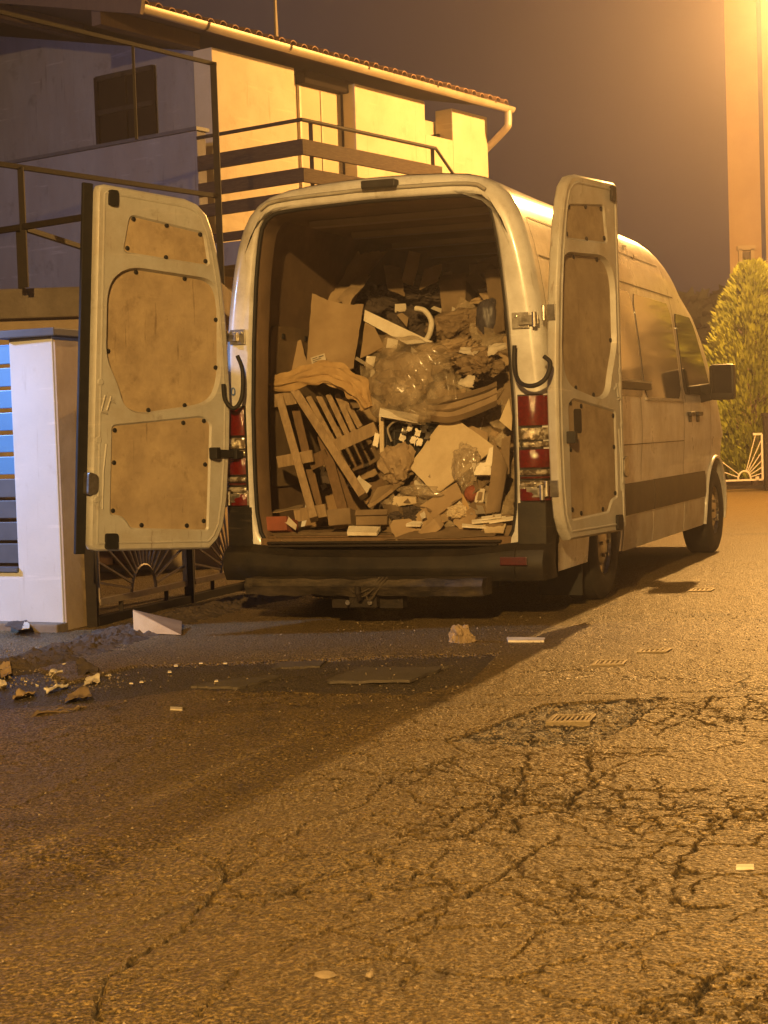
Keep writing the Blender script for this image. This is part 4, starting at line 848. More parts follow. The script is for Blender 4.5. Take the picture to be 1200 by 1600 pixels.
sheet('tilted_cardboard', [(655, 452, 1.5), (684, 440, 1.5), (690, 412, 1.62), (662, 420, 1.62)], .005, M['card'], 'tilted cardboard left of the open carton at the top', 'cardboard', amp=.02, rag=.05)
crumple('dark_rag', (590, 470, 1.75), (.18, .16, .11), M['cloth_dark'], 'dark bundled rag at the back behind the white board', 'rag', amp=.5, soft=True, sub=5, seed=8)
crumple('dark_rag', (660, 458, 1.8), (.22, .16, .10), M['cloth_dark'], 'dark rag heaped above the white ring at the top', 'rag', amp=.5, soft=True, sub=5, seed=12)
crumple('dark_rag', (640, 505, 1.45), (.13, .11, .09), M['cloth_dark'], 'dark rag filling the curve of the white ring', 'rag', amp=.5, soft=True, sub=5, seed=15)
sheet('white_board', [(568, 501, .98), (636, 538, .80), (676, 534, .82), (570, 484, 1.0)], .014, M['white'], 'long white board lying slantwise across the load', 'board', amp=.002, n=6, mm=3)
t = MB(); t.tube(bez([VW(650, 482, 1.2), VW(664, 486, 1.17), (VW(674, 502, 1.1)), VW(671, 522, 1.02), VW(664, 534, .96)], 7), .018, 8); build(t, 'white_tube', M['white'], smooth=60, label='curved white plastic tube arching over the long white board', cat='tube')
sheet('white_card', [(617, 488, 1.4), (635, 486, 1.4), (634, 474, 1.43), (617, 475, 1.43)], .004, M['paper'], 'small square white card at the back above the white board', 'card', amp=.002)
sheet('paper_scrap', [(620, 492, 1.32), (636, 512, 1.26), (638, 496, 1.3), (628, 488, 1.34)], .003, M['brownpaper'], 'folded scrap below the small square white card', 'paper', amp=.01)
sheet('white_card', [(673, 482, 1.5), (689, 489, 1.46), (690, 482, 1.5), (678, 478, 1.52)], .003, M['paper'], 'small white sliver beside the open carton', 'card', amp=.004)
sheet('tan_flap', [(563, 560, .80), (600, 541, .80), (586, 512, .92), (570, 503, .96)], .005, M['card'], 'tan carton flap under the left end of the white board', 'cardboard', amp=.01)
sheet('white_card', [(603, 543, .76), (620, 544, .75), (622, 531, .80), (606, 528, .82)], .003, M['white'], 'white card poking out under the middle of the white board', 'card', amp=.003)
sheet('white_card', [(571, 570, .70), (584, 573, .68), (587, 557, .72), (573, 556, .72)], .003, M['white'], 'white card corner just right of the bent carton', 'card', amp=.003)
sheet('grey_strip', [(555, 562, .72), (580, 577, .66), (582, 572, .67), (557, 557, .73)], .006, M['strap'], 'thin pale strip beside the white card and bent carton', 'strip', amp=.002)
sheet('curled_paper', [(648, 574, .66), (666, 577, .64), (660, 546, .74), (645, 548, .76)], .003, M['paper'], 'curled white paper sticking up right of the plastic bag', 'paper', amp=.012, curl=.3)
crumple('brown_rag', (705, 556, .78), (.25, .16, .085), M['brownpaper'], 'wide crumpled brown wrapping spread across the right of the load', 'wrapping', amp=.45, freq=2.6, sub=5, seed=21, rot=-.12, soft=True)
crumple('brown_rag', (752, 572, .62), (.12, .12, .085), M['card_dark'], 'crumpled dark brown wrapping against the right wall', 'wrapping', amp=.5, freq=2.8, sub=5, seed=25, soft=True)
sheet('white_rag', [(717, 550, .62), (744, 556, .60), (750, 545, .66), (720, 540, .68)], .003, M['paper'], 'crinkled pale paper on top of the wide brown wrapping', 'paper', amp=.02, freq=12, rag=.1)
sheet('white_rag', [(762, 556, .50), (791, 545, .48), (790, 534, .54), (764, 541, .56)], .003, M['paper'], 'pale crinkled foil beside the right door pillar', 'paper', amp=.02, freq=12, rag=.1)
sheet('white_rag', [(716, 600, .42), (738, 603, .42), (743, 586, .48), (720, 590, .48)], .003, M['paper'], 'pale crumpled paper above the long folded wrapping', 'paper', amp=.02, freq=12, rag=.12)
# tan cloth draped over the pallets
tc_ = MB(); pth = bez([VW(414, 601, .50), VW(445, 596, .46), VW(478, 588, .42), VW(510, 583, .40), VW(540, 592, .38), VW(562, 612, .36), VW(574, 638, .36)], 10); rings = []
for i, p in enumerate(pth):
    s = i / (len(pth) - 1); d = (pth[min(i + 1, len(pth) - 1)] - pth[max(i - 1, 0)]).normalized(); x = d.cross(Vector((0, -1, 0.2))).normalized(); y = d.cross(x)
    wd = (.026 + .034 * math.sin(math.pi * s) ** .7) * (1 + .25 * nz((s * 7, 0, 1), 1.0))
    rings.append([p + (x * math.cos(a) * wd + y * math.sin(a) * .032) * (1 + .5 * nz((s * 5, math.cos(a) * 2, math.sin(a) * 2), 1.6, 3) + .22 * math.cos(5 * a + s * 5 + 2 * nz((s * 3, 0, 0), 1, 6))) for a in [2 * math.pi * k / 40 for k in range(40)]])
tc_.loft(rings, closed=True, cap0=True, cap1=True); build(tc_, 'tan_cloth', M['cloth_tan'], smooth=50, label='twisted tan cloth draped over the tops of both pallets', cat='cloth')
pbm = MB(); prd = random.Random(44)
def bag_pt(u, v):       # a slumped, pleated film sack: rows from the knotted top left to the loose mouth at the lower right
    c = V(590, 552, .62).lerp(V(690, 640, .30), u); wdt = (.05 + .23 * math.sin(math.pi * (.12 + .80 * u)) ** .8) * (1 + .16 * nz((u * 4, 1, 0), 1.2, 3))
    a = (v - .5) * math.pi * 1.15; ple = .016 * math.sin(v * 38 + 5 * nz((u * 3, v * 3, 0), 1, 4)) * (.5 + nz((u * 5, v * 4, 2), 1.2)) + .060 * nz((u * 4, v * 4, 1), 1.0, 9) + .016 * abs(nz((u * 6 + v * 9, v * 3, 3), 1.3, 2))
    return c + Vector((math.sin(a) * wdt * .75, -math.cos(a) * wdt * .45 - ple, math.sin(a) * wdt * .62 + ple * .6))
pr = [[VAN_M @ bag_pt(i / 60, j / 60) for j in range(61)] for i in range(61)]
pbm.loft(pr); build(pbm, 'plastic_bag', M['film'], smooth=85, label='large clear crumpled plastic bag in the middle of the load', cat='plastic bag')
crumple('bag_filling', (628, 590, .66), (.17, .12, .14), M['brownpaper'], 'brown wrapping showing through the clear plastic bag', 'wrapping', amp=.4, seed=33)
for k, (dy, dY) in enumerate(((0, 0), (12, -.03), (24, -.05))):
    fm = MB(); pth = bez([VW(668, 628 + dy * .7, .40 + dY), VW(700, 624 + dy, .36 + dY), VW(735, 615 + dy, .35 + dY), VW(776, 600 + dy * .9, .36 + dY)], 8)
    fm.loft([[p + Vector((0, .10, -.02)), p + Vector((0, 0, .018 * (1 + nz(p, 9)))), p + Vector((0, -.03, -.012)), p + Vector((0, .02, -.045))] for p in pth], closed=True, cap0=True, cap1=True)
    build(fm, 'folded_wrapping', M['brownpaper'] if k else M['card_dark'], smooth=50, label=['topmost dark fold of the long wrapping on the right half', 'middle fold of the long brown wrapping on the right half', 'lowest fold of the long brown wrapping above the big cardboard sheet'][k], cat='wrapping')
sheet('white_tray', [(592, 648, .30), (652, 658, .28), (654, 648, .36), (594, 637, .38)], .012, M['white'], 'white board edge showing under the clear plastic bag', 'board', amp=.002)
# black crate with shiny scrap
cr0 = [VW(598, 728, .40), VW(684, 742, .36), VW(690, 664, .46), VW(596, 652, .50)]
e = empty('black_crate', tuple(cr0[0]), 'black plastic grid crate full of shiny scrap behind the big cardboard sheet', 'crate')
mb = MB(); mb.hexa(cr0, [p + Vector((0.06, .22, 0)) for p in cr0]); build(mb, 'crate_body', M['rubber'], e)
for k in range(7):
    s = (k + .5) / 7; mb = MB(); mb.beam(cr0[0].lerp(cr0[1], s) + Vector((0, -.008, 0)), cr0[3].lerp(cr0[2], s) + Vector((0, -.008, 0)), .007, .007); build(mb, 'crate_bar', M['plastic'], e)
for k in range(6):
    s = (k + .5) / 6; mb = MB(); mb.beam(cr0[0].lerp(cr0[3], s) + Vector((0, -.010, 0)), cr0[1].lerp(cr0[2], s) + Vector((0, -.010, 0)), .007, .007); build(mb, 'crate_bar', M['plastic'], e)
rr = random.Random(5)
for k, (x, y) in enumerate(((632, 672), (640, 668), (652, 676), (662, 670), (628, 684), (645, 688), (668, 680), (655, 690))):
    sheet('metal_scrap', [(x - 5, y + 4, .36), (x + 3, y + 7, .36), (x + 6, y - 3, .39), (x - 2, y - 7, .39)], .003, M['white'] if k % 3 else M['steel'], ['crinkled pale scrap at the upper left of the black crate', 'bright twisted scrap beside it at the crate top', 'pale scrap in the centre of the black crate', 'shiny scrap at the upper right of the black crate', 'small leaf shaped scrap low on the left of the crate', 'grey metal scrap low in the middle of the crate', 'pale scrap touching the big cardboard sheet in the crate', 'lowest bright scrap in the black crate'][k], 'scrap', amp=.012, freq=30, rag=.25, seed=k * 2.1, n=5, mm=5)
t = MB(); t.tube(bez([VW(612, 690, .35), VW(606, 670, .36), VW(618, 658, .36), VW(634, 655, .37)], 6), .007, 6); build(t, 'cable', M['strap'], label='loop of grey cable at the left of the black crate', cat='cable', smooth=60)
sheet('wood_strip', [(594, 722, .33), (600, 722, .33), (599, 646, .40), (592, 646, .40)], .012, M['card_light'], 'thin upright pale strip at the left edge of the black crate', 'strip', amp=0)
sheet('white_tag', [(582, 695, .36), (590, 699, .36), (593, 678, .39), (586, 676, .39)], .003, M['white'], 'white hanging tag between the slatted pallet and the crate', 'tag', amp=.004, rag=.08)
crumple('crumpled_paper', (620, 726, .31), (.095, .07, .11), M['brownpaper'], 'crumpled brown paper below the black crate', 'paper', amp=.55, freq=1.7, sub=4, seed=43, soft=False)
sheet('cardboard_sheet', [(680, 773, .20), (724, 753, .24), (775, 686, .34), (699, 645, .42)][:0] or [(681, 773, .20), (776, 700, .30), (700, 646, .42), (638, 728, .32)], .008, M['card_light'], 'big pale cardboard sheet lying diagonally at the front right of the load', 'cardboard', amp=.010, freq=3, curl=.02, n=14, mm=12, rag=.01)
sheet('cardboard_sheet', [(676, 690, .46), (760, 715, .42), (762, 676, .47), (690, 644, .50)], .008, M['card'], 'darker cardboard sheet just behind the big pale one', 'cardboard', amp=.008)
crumple('clear_wrap', (728, 726, .225), (.075, .035, .12), M['film'], 'clear film bunched on the lower right of the big cardboard sheet', 'plastic film', amp=.45, freq=2.4, sub=4, seed=47, rot=.1, soft=True)
o = sheet('white_foam', [(741, 742, .20), (768, 742, .19), (766, 722, .22), (737, 724, .22)], .03, M['white'], 'white foam corner piece on the right of the big cardboard sheet', 'foam', amp=.003, rag=.04)
sheet('foam_arm', [(757, 728, .205), (768, 728, .205), (772, 698, .23), (765, 700, .23)], .03, M['white'], None, None, amp=.002, parent=o, n=3, mm=3)
sheet('upright_cardboard', [(761, 802, .14), (783, 800, .13), (794, 730, .18), (774, 690, .24)], .007, M['card_dark'], 'tall brown cardboard strip standing by the right door pillar', 'cardboard', amp=.014, freq=5, curl=.06, rag=.03)
sheet('upright_cardboard', [(782, 742, .20), (795, 740, .19), (798, 680, .26), (784, 686, .26)], .007, M['card_dark'], 'brown cardboard edge high beside the right door pillar', 'cardboard', amp=.012, rag=.04)
sheet('beige_flap', [(780, 657, .30), (799, 673, .28), (800, 650, .30), (795, 622, .34)], .006, M['card_light'], 'beige flap sticking out at the right edge under the folded wrapping', 'cardboard', amp=.006)
carton('long_carton', [(653, 793, .16), (667, 817, .15), (723, 776, .20), (713, 754, .22)], .07, M['card'], 'long brown carton lying on its side at the bottom front of the load', closed=True)
crumple('red_ball', (738, 772, .22), (.045, .05, .05), M['redbrick'], 'round reddish brown lump beside the small printed card', 'lump', amp=.12, seed=3)
o = sheet('printed_card', [(741, 785, .17), (755, 785, .17), (758, 764, .20), (745, 763, .20)], .004, M['paper'], 'small printed white card standing near the right front', 'card', amp=.002)
sheet('print_bar', [(745, 781, .163), (752, 781, .163), (754, 769, .18), (748, 768, .18)], .001, M['card_dark'], None, None, amp=0, n=1, mm=1, parent=o)
crumple('yellow_paper', (714, 800, .12), (.055, .045, .04), M['card_light'], 'crumpled pale yellow paper at the bottom right of the long carton', 'paper', amp=.45, seed=52)
sheet('grey_sheet', [(735, 803, .10), (758, 802, .10), (754, 790, .15), (731, 786, .16)], .004, M['strap'], 'small grey sheet lying below the printed card', 'sheet', amp=.006)
sheet('grey_sheet', [(722, 790, .14), (736, 803, .11), (731, 786, .15), (722, 770, .19)], .004, M['cloth_tan'], 'dull tan scrap leaning between the long carton and grey sheet', 'sheet', amp=.008)
for k, (x0, y0, x1, y1, h) in enumerate(((737, 812, 790, 806, 5), (752, 807, 783, 803, 4), (764, 812, 803, 806, 4), (722, 818, 760, 820, 4))):
    sheet('white_strip', [(x0, y0 + h, .05), (x1, y1 + h, .05), (x1, y1, .09), (x0, y0, .09)], .008, M['white'], ['longest white strip on the floor at the right front', 'upper short white strip on the floor at the right front', 'white strip touching the right door pillar on the floor', 'lowest pale strip on the floor before the yellow card'][k], 'strip', amp=.003)
sheet('yellow_card', [(757, 831, .02), (786, 832, .02), (791, 818, .10), (754, 816, .10)], .006, M['card_light'], 'yellowish card lying on the sill at the right corner', 'card', amp=.006, rag=.03)
sheet('white_slab', [(542, 832, .04), (588, 832, .04), (595, 823, .14), (545, 821, .14)], .02, M['white'], 'white foam slab lying on the sill in the middle', 'foam', amp=.002, rag=.02)
sheet('white_strip', [(634, 820, .06), (656, 820, .06), (662, 814, .12), (640, 813, .12)], .012, M['white'], 'small white slab left of the long carton on the floor', 'strip', amp=.003, rag=.04)
carton('small_carton', [(557, 820, .12), (604, 819, .12), (606, 796, .14), (556, 797, .14)], .14, M['card_dark'], 'open dark brown carton on the floor right of the pallets', (('front', 150, .04), ('right', 60, .05)), closed=False)
carton('small_carton', [(514, 821, .10), (548, 818, .10), (546, 794, .12), (511, 797, .12)], .12, M['card_dark'], 'closed brown carton on the floor between the pallet feet', closed=True)
carton('red_carton', [(411, 829, .10), (448, 828, .09), (447, 807, .11), (411, 808, .12)], .14, M['redbrick'], 'dark red carton in the bottom left corner of the load', closed=True)
sheet('white_card', [(444, 815, .10), (462, 828, .06), (464, 820, .09), (450, 806, .14)], .004, M['paper'], 'white torn card beside the dark red carton', 'card', amp=.006)
sheet('paper_sheet', [(418, 801, .24), (468, 796, .24), (474, 790, .40), (424, 797, .40)], .004, M['brownpaper'], 'flattened paper on the floor behind the dark red carton', 'paper', amp=.012, rag=.05)
sheet('flat_carton', [(574, 790, .18), (612, 764, .20), (626, 752, .32), (590, 762, .34)], .02, M['card'], 'flattened brown carton below the crumpled brown paper', 'cardboard', amp=.01)
sheet('cut_card', [(612, 792, .16), (650, 786, .16), (650, 774, .20), (616, 776, .20)], .005, M['card_light'], 'pale yellow cut out card near the floor in the middle', 'card', amp=.01, rag=.08)
sheet('white_card', [(598, 792, .16), (606, 802, .14), (609, 798, .15), (601, 788, .17)], .004, M['white'], 'thin white sliver left of the pale cut out card', 'card', amp=.002)
crumple('dark_rag', (636, 803, .15), (.10, .07, .04), M['cloth_dark'], 'dark rag on the floor left of the long carton', 'rag', amp=.5, soft=True, sub=5, seed=61)
crumple('clear_wrap', (660, 768, .21), (.14, .06, .035), M['film'], 'flattened clear film lying above the pale cut out card', 'plastic film', amp=.4, soft=True, seed=63, rot=.1)
sheet('dusty_sheet', [(440, 846, -.01), (600, 845, -.01), (640, 832, .15), (420, 832, .15)], .004, M['card_dark'], 'dirty flattened sheet spread along the left of the loading sill', 'sheet', amp=.010, freq=9, rag=.03, n=16)
sheet('dusty_sheet', [(600, 842, -.01), (770, 838, -.01), (790, 822, .15), (640, 824, .15)], .004, M['card_dark'], 'dirty flattened sheet spread along the right of the loading sill', 'sheet', amp=.010, freq=9, rag=.03, n=16)

# ================================================================== THE HOUSE ON THE LEFT
HO = Vector((-1.88, 20.0, 0)); HA = Vector((.588, .809, 0)).normalized(); HB = Vector((-HA.y, HA.x, 0))
def HP(s, t, z): return HO + HA * s + HB * t + Vector((0, 0, z))
def inH(p): d = p - HO; return (d.dot(HA), d.dot(HB), p.z)
def onA(x, y, t=0.0): return inH(onplane(x, y, HO + HB * t, HB))
def onB(x, y, s=0.0): return inH(onplane(x, y, HO + HA * s, HA))
house = empty('house', tuple(HO), 'two storey rendered house with tiled roof and wrap-around balcony, behind the van', 'house')
LA, ZW = 6.15, 5.75
mb = MB()
# wall A (lit) with a loggia and a small recess; built as blocks of a thick wall
l0, l1 = onA(461, 150)[0], onA(556, 200)[0]; r0, r1 = onA(664, 180)[0], onA(707, 190)[0]; zl = onA(480, 112)[2]; zr0, zr1 = onA(685, 214)[2], 5.4
def wallA(s0, s1, z0, z1, t0=0.0, t1=0.30): mb.hexa([HP(s0, t0, z0), HP(s1, t0, z0), HP(s1, t1, z0), HP(s0, t1, z0)], [HP(s0, t0, z1), HP(s1, t0, z1), HP(s1, t1, z1), HP(s0, t1, z1)])
wallA(0, l0, 0, ZW); wallA(l1, r0, 0, ZW); wallA(r0, r1, 0, zr0, .001); wallA(r1, LA, 0, ZW)
wallA(l0, l1, 0, 3.2, .001); wallA(l0 - .02, l1 + .02, 3.2, ZW, .26, .9); wallA(r0 - .05, r1 + .05, zr0 - .1, 5.6, .34, .6)
wallA(LA - .30, LA, 0, ZW, .301, 9)
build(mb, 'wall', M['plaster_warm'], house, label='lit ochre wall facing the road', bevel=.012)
mb = MB(); mb.hexa([HP(0.004, 0.302, 0), HP(.30, .302, 0), HP(.30, 9, 0), HP(.004, 9, 0)], [HP(.004, .302, ZW), HP(.30, .302, ZW), HP(.30, 9, ZW + 1.9), HP(.004, 9, ZW + 1.9)]); build(mb, 'wall', M['plaster_shaded'], house, label='gable wall with its dimness put into a grey colour')
wallw = onA(466, 200, .25)[0], onA(536, 200, .25)[0]; zt1 = onA(500, 141, .25)[2]; dp_ = MB()
def slabA(mb, s0, s1, t0, t1, z0, z1): return mb.hexa([HP(s0, t0, z0), HP(s1, t0, z0), HP(s1, t1, z0), HP(s0, t1, z0)], [HP(s0, t0, z1), HP(s1, t0, z1), HP(s1, t1, z1), HP(s0, t1, z1)])
d_ = build(slabA(dp_, wallw[0], wallw[1], .235, .256, 3.3, zt1), 'balcony_door', M['building_trim'], house, bevel=.004)
build(slabA(MB(), wallw[0] - .02, wallw[1] + .30, .10, .257, zt1 + .002, 5.80), 'loggia_shade_block', M['dark_panel'], house, bevel=.01)  # added dark block standing in for the eave shade atop the loggia
for sx_ in (wallw[0] + .03, (wallw[0] + wallw[1]) / 2, wallw[1] - .03): build(slabA(MB(), sx_ - .02, sx_ + .02, .222, .234, 3.34, zt1 - .02), 'door_frame', M['gutter'], d_)
build(slabA(MB(), wallw[1] + .02, l1 - .01, .20, .256, 3.3, zt1), 'dark_panel', M['dark_panel'], house)  # added dark slab: shadow on the loggia's right side, put in as colour
sh_ = MB(); c = onA(686, 185, .3); sh_.hexa([HP(c[0] - .18, .2, zr0), HP(c[0] + .2, .3, zr0), HP(c[0] + .2, .33, zr0), HP(c[0] - .18, .33, zr0)], [HP(c[0] - .18, .2, 5.4), HP(c[0] + .2, .3, 5.4), HP(c[0] + .2, .33, 5.4), HP(c[0] - .18, .33, 5.4)]); build(sh_, 'window', M['dark_panel'], house)
# dark window in the gable wall
p0 = onB(153, 120); p1 = onB(246, 224); wn_ = MB()
wt0, wt1, wz0, wz1 = p0[1], p1[1], onB(200, 226)[2], onB(200, 112)[2]
wn_.hexa([HP(-.02, wt0, wz0), HP(-.02, wt1, wz0), HP(.0, wt1, wz0), HP(.0, wt0, wz0)], [HP(-.02, wt0, wz1), HP(-.02, wt1, wz1), HP(.0, wt1, wz1), HP(.0, wt0, wz1)]); w_ = build(wn_, 'window', M['dark_panel'], house)
for tt in (wt0, wt1, (wt0 + wt1) / 2):
    f = MB(); f.beam(HP(-.035, tt, wz0), HP(-.035, tt, wz1), .06, .03, HA); build(f, 'frame', M['dark_panel'], w_)
f = MB(); f.beam(HP(-.05, wt0 + .1, wz0 - .03), HP(-.05, wt1 - .1, wz0 - .03), .16, .05); build(f, 'sill', M['plaster_shaded'], w_)
for zz_ in (wz0 + .02, wz1 - .02, (wz0 + wz1) / 2):
    f = MB(); f.beam(HP(-.035, wt0, zz_), HP(-.035, wt1, zz_), .06, .03, HA); build(f, 'frame', M['darksteel'], w_)
# roof, soffit, verge, tiles, gutter, downpipe
ZE = 5.88; SL = math.tan(R(13)); s0r, s1r = -1.65, 6.13
rf = MB(); q0 = [HP(s0r, -.36, ZE - .06), HP(s1r, -.36, ZE - .06), HP(s1r, 9, ZE - .09 + 9.5 * SL), HP(s0r, 9, ZE - .09 + 9.5 * SL)]
rf.hexa(q0, [p + Vector((0, 0, .10)) for p in q0]); build(rf, 'roof', M['soffit'], house, bevel=.01)
vb = MB(); vb.beam(HP(s0r - .02, -.5, ZE - .02), HP(s0r - .02, 9, ZE - .02 + 9.5 * SL), .05, .24, HA.cross(HB)); build(vb, 'verge_board', M['soffit'], house)
for tt in (0.25, 2.2, 4.4, 6.6):
    rb = MB(); rb.beam(HP(s0r, tt, ZE - .21 + (tt + .5) * SL), HP(.0, tt, ZE - .21 + (tt + .5) * SL), .14, .18); build(rb, 'rafter', M['soffit'], house)
tile0 = None; n_t = 36; pitch_ = (s1r - s0r) / n_t
for row in range(5):
    for k in range(n_t):
        s = s0r + (k + .5) * pitch_; t_ = -.42 + row * .38
        if tile0 is None:
            tm = MB(); lo = []
            for (tt, zz) in ((0, .055), (.44, .055 + .44 * SL + .02)):
                lo.append([HP(s, t_, ZE) + HA * (math.cos(a) * .062) + HB * tt + Vector((0, 0, zz - .05 + math.sin(a) * .055)) for a in [math.pi * i / 6 for i in range(7)]])
            lo2 = [[p - Vector((0, 0, .014)) for p in l] for l in lo]; tm.loft(lo); tm.loft(lo2); tm.loft([lo[0], lo2[0]])
            tile0 = build(tm, 'tile', M['tile'], house, smooth=50); base = (s, t_)
        else:
            d = HA * (s - base[0]) + HB * (t_ - base[1]) + Vector((0, 0, (t_ - base[1]) * SL + .006 * math.sin(k * 2.3 + row)))
            share(tile0, 'tile', house, Matrix.Translation(d))
gm = MB(); gp_ = []
for s in np.linspace(s0r + .02, s1r + .04, 14):
    gp_.append([HP(s, -.42, ZE - .03 - .004 * (s - s0r)) + HB * (math.cos(a) * .072) + Vector((0, 0, math.sin(a) * .072)) for a in [math.pi + math.pi * i / 10 for i in range(11)]])
gm.loft(gp_); gm.loft([[p + Vector((0, 0, .008)) for p in l] for l in gp_]); gm.add(gp_[0], [tuple(range(11))]); gm.add(gp_[-1], [tuple(range(11))])
gut = build(gm, 'gutter', M['gutter'], house, smooth=60)
for s in (-.6, .9, 2.5, 4.1, 5.6):
    b_ = MB(); b_.loft([[HP(s + ds, -.42, ZE - .03) + HB * (math.cos(a) * .081) + Vector((0, 0, math.sin(a) * .081)) for a in [math.pi + math.pi * i / 8 for i in range(9)]] for ds in (0, .035)]); build(b_, 'bracket', M['darksteel'], gut)
dn = MB(); dn.tube(bez([HP(s1r - .06, -.42, ZE - .08), HP(s1r - .06, -.42, ZE - .27), HP(s1r - .04, -.36, ZE - .36), HP(LA + .07, .06, ZE - .58), HP(LA + .07, .16, ZE - .66), HP(LA + .07, .22, ZE - .85), HP(LA + .07, .22, 0.1)], 5), .055, 10); build(dn, 'downpipe', M['gutter'], house, smooth=60)
an = MB(); ap = HP(3.2, 1.6, ZE + 2.1 * SL); an.tube([ap, ap + Vector((0, 0, .75)), ap + Vector((0, 0, 3.0))], [.035, .022, .016], 8); build(an, 'antenna_mast', M['gutter'], house)
# balcony
BT, BS = -2.0, -.85
cpt = onB(475, 300, BS)
BT = cpt[1]
bs = MB(); bs.hexa([HP(BS, BT, 3.02), HP(3.6, BT, 3.02), HP(3.6, -.002, 3.02), HP(BS, -.002, 3.02)], [HP(BS, BT, 3.28), HP(3.6, BT, 3.28), HP(3.6, -.002, 3.28), HP(BS, -.002, 3.28)])
bs.hexa([HP(BS, .0, 3.02), HP(.002, .0, 3.02), HP(.002, 6, 3.02), HP(BS, 6, 3.02)], [HP(BS, .0, 3.28), HP(.002, .0, 3.28), HP(.002, 6, 3.28), HP(BS, 6, 3.28)]); build(bs, 'balcony_slab', M['plaster_shaded'], house)
pt = onB(308, 204, BS); pz = pt[2]
pp = MB(); pp.hexa([HP(BS - .01, pt[1], 1.9), HP(BS + .14, pt[1], 1.9), HP(BS + .14, 6, 1.9), HP(BS - .01, 6, 1.9)], [HP(BS - .01, pt[1], pz), HP(BS + .14, pt[1], pz), HP(BS + .14, 6, pz), HP(BS - .01, 6, pz)]); par = build(pp, 'parapet', M['plaster_shaded'], house, bevel=.01)
pc = MB(); pc.beam(HP(BS + .065, pt[1] - .03, pz + .02), HP(BS + .065, 6, pz + .02), .22, .04); build(pc, 'parapet_cap', M['cap'], par)
sE0 = inH(onplane(681, 236, HO + HB * BT, HB))[0]
for (yc, hh) in ((233, 24), (277, 22), (326, 20), (366, 14)):
    z = onB(475, yc - (4 if hh > 20 else 0), BS)[2] if yc < 300 else onB(345, yc, BS)[2]
    hgt = hh / 2581 * 18.2
    if yc == 366: z = 3.34
    b = MB(); b.beam(HP(BS, BT - .02, z), HP(BS, pt[1], z), .04, hgt); build(b, 'plank', M['plank'], house, bevel=.004)
    b = MB(); b.beam(HP(BS + .02, BT, z), HP(sE0 + .1, BT, z), .04, hgt); build(b, 'plank', M['plank'], house, bevel=.004)
sE = inH(onplane(681, 236, HO + HB * BT, HB))[0]; hz_ = onB(475, 186, BS)[2]; hr = MB(); hr.tube([HP(BS, pt[1], hz_), HP(BS, BT, hz_), HP(sE, BT, hz_)], .022, 8)
hr.tube([HP(sE, BT, hz_), HP(sE + .55, BT, hz_ - .40)], .020, 8); build(hr, 'handrail', M['darksteel'], house)
for s in (BS + .22, sE):
    p = MB(); p.beam(HP(s, BT + .05, 3.28), HP(s, BT + .05, hz_), .045, .045); build(p, 'railing_post', M['darksteel'], house)
for t_ in (-.1,):
    p = MB(); p.beam(HP(BS + .04, pt[1] - .25, 3.28), HP(BS + .04, pt[1] - .25, hz_), .045, .045); build(p, 'railing_post', M['darksteel'], house)

# terrace on the garage in front of the gable, with steel railing and pergola frame
TP = W(337, 200, 15.0); TP.z = 0; TE = TP - HA * 3.6
g = empty('garage', (-4.2, 13.6, 0), 'low rendered garage with a rough concrete terrace slab on top, left of the house', 'garage')
mb = MB(); mb.box((-4.35, 15.3, 1.04), (6.0, 3.6, 2.08)); build(mb, 'wall', M['plaster_beige'], g)
mb = MB(); mb.box((-4.35, 15.3, 2.20), (6.2, 3.8, .24)); build(mb, 'terrace_slab', M['concrete'], g, bevel=.015)
mb = MB(); mb.box((-2.4, 13.46, .78), (1.0, .07, 1.45)); gd = build(mb, 'garage_door', M['brown_door'], g, bevel=.006)
for k in range(5):
    mb = MB(); mb.box((-2.78 + .19 * k, 13.415, .78), (.015, .03, 1.42)); build(mb, 'door_rib', M['darksteel'], gd)
for k, (z, y_) in enumerate(((.98, 13.9), )):
    pass
pg = empty('pergola_frame', tuple(TP), 'dark steel pergola frame with railing standing on the terrace behind the open left door', 'railing')
def HT(k, z): return TP - HA * k + Vector((0, 0, z))
def bar(n, a, b, w_=.05): m_ = MB(); m_.beam(a, b, w_, w_); return build(m_, n, M['darksteel'], pg)
bar('post', HT(0, 1.7), HT(0, 4.43), .055); bar('top_beam', HT(-.03, 4.42), HT(4.0, 4.42), .032); bar('railing', HT(0, 3.24), HT(4.0, 3.24), .038)
x_ = HT(1.02, 0); bar('rod', HT(1.02, 4.42), HT(1.02, 3.62), .022)
k_ = 2.33; bar('post', HT(k_, 2.3), HT(k_, 3.24), .045); bar('post', HT(k_ - .05, 2.3) + HB * .1, HT(k_ - .05, 2.78) + HB * .1, .05); bar('cross_rail', HT(k_, 2.78) + HB * -.9, HT(k_, 2.76) + HB * 1.8, .045)
bar('cross_rail', HT(k_ - .02, 2.76) + HB * .0, HT(-.3, 2.78) + HB * 1.4, .04)

# neighbouring dark roof at the far left
nb = empty('neighbour_house', tuple(W(-120, 300, 24) * Vector((1, 1, 0)) if False else (W(-150, 300, 24).x, 24, 0)), 'dark shed roofed house at the left edge behind the terrace', 'house')
bx = W(-160, 300, 24).x; mb = MB(); mb.box((bx, 25.5, 2.4), (3.0, 3, 4.8)); build(mb, 'wall', M['soffit'], nb)
mb = MB(); mb.hexa([Vector((bx - 2, 23.6, 4.75)), Vector((bx + 1.75, 23.6, 4.75)), Vector((bx + 1.75, 27.4, 4.75)), Vector((bx - 2, 27.4, 4.75))], [Vector((bx - 2, 23.6, 4.95)), Vector((bx + 1.75, 23.6, 4.95)), Vector((bx + 1.4, 27.4, 5.9)), Vector((bx - 2, 27.4, 5.9))]); build(mb, 'roof', M['soffit'], nb)

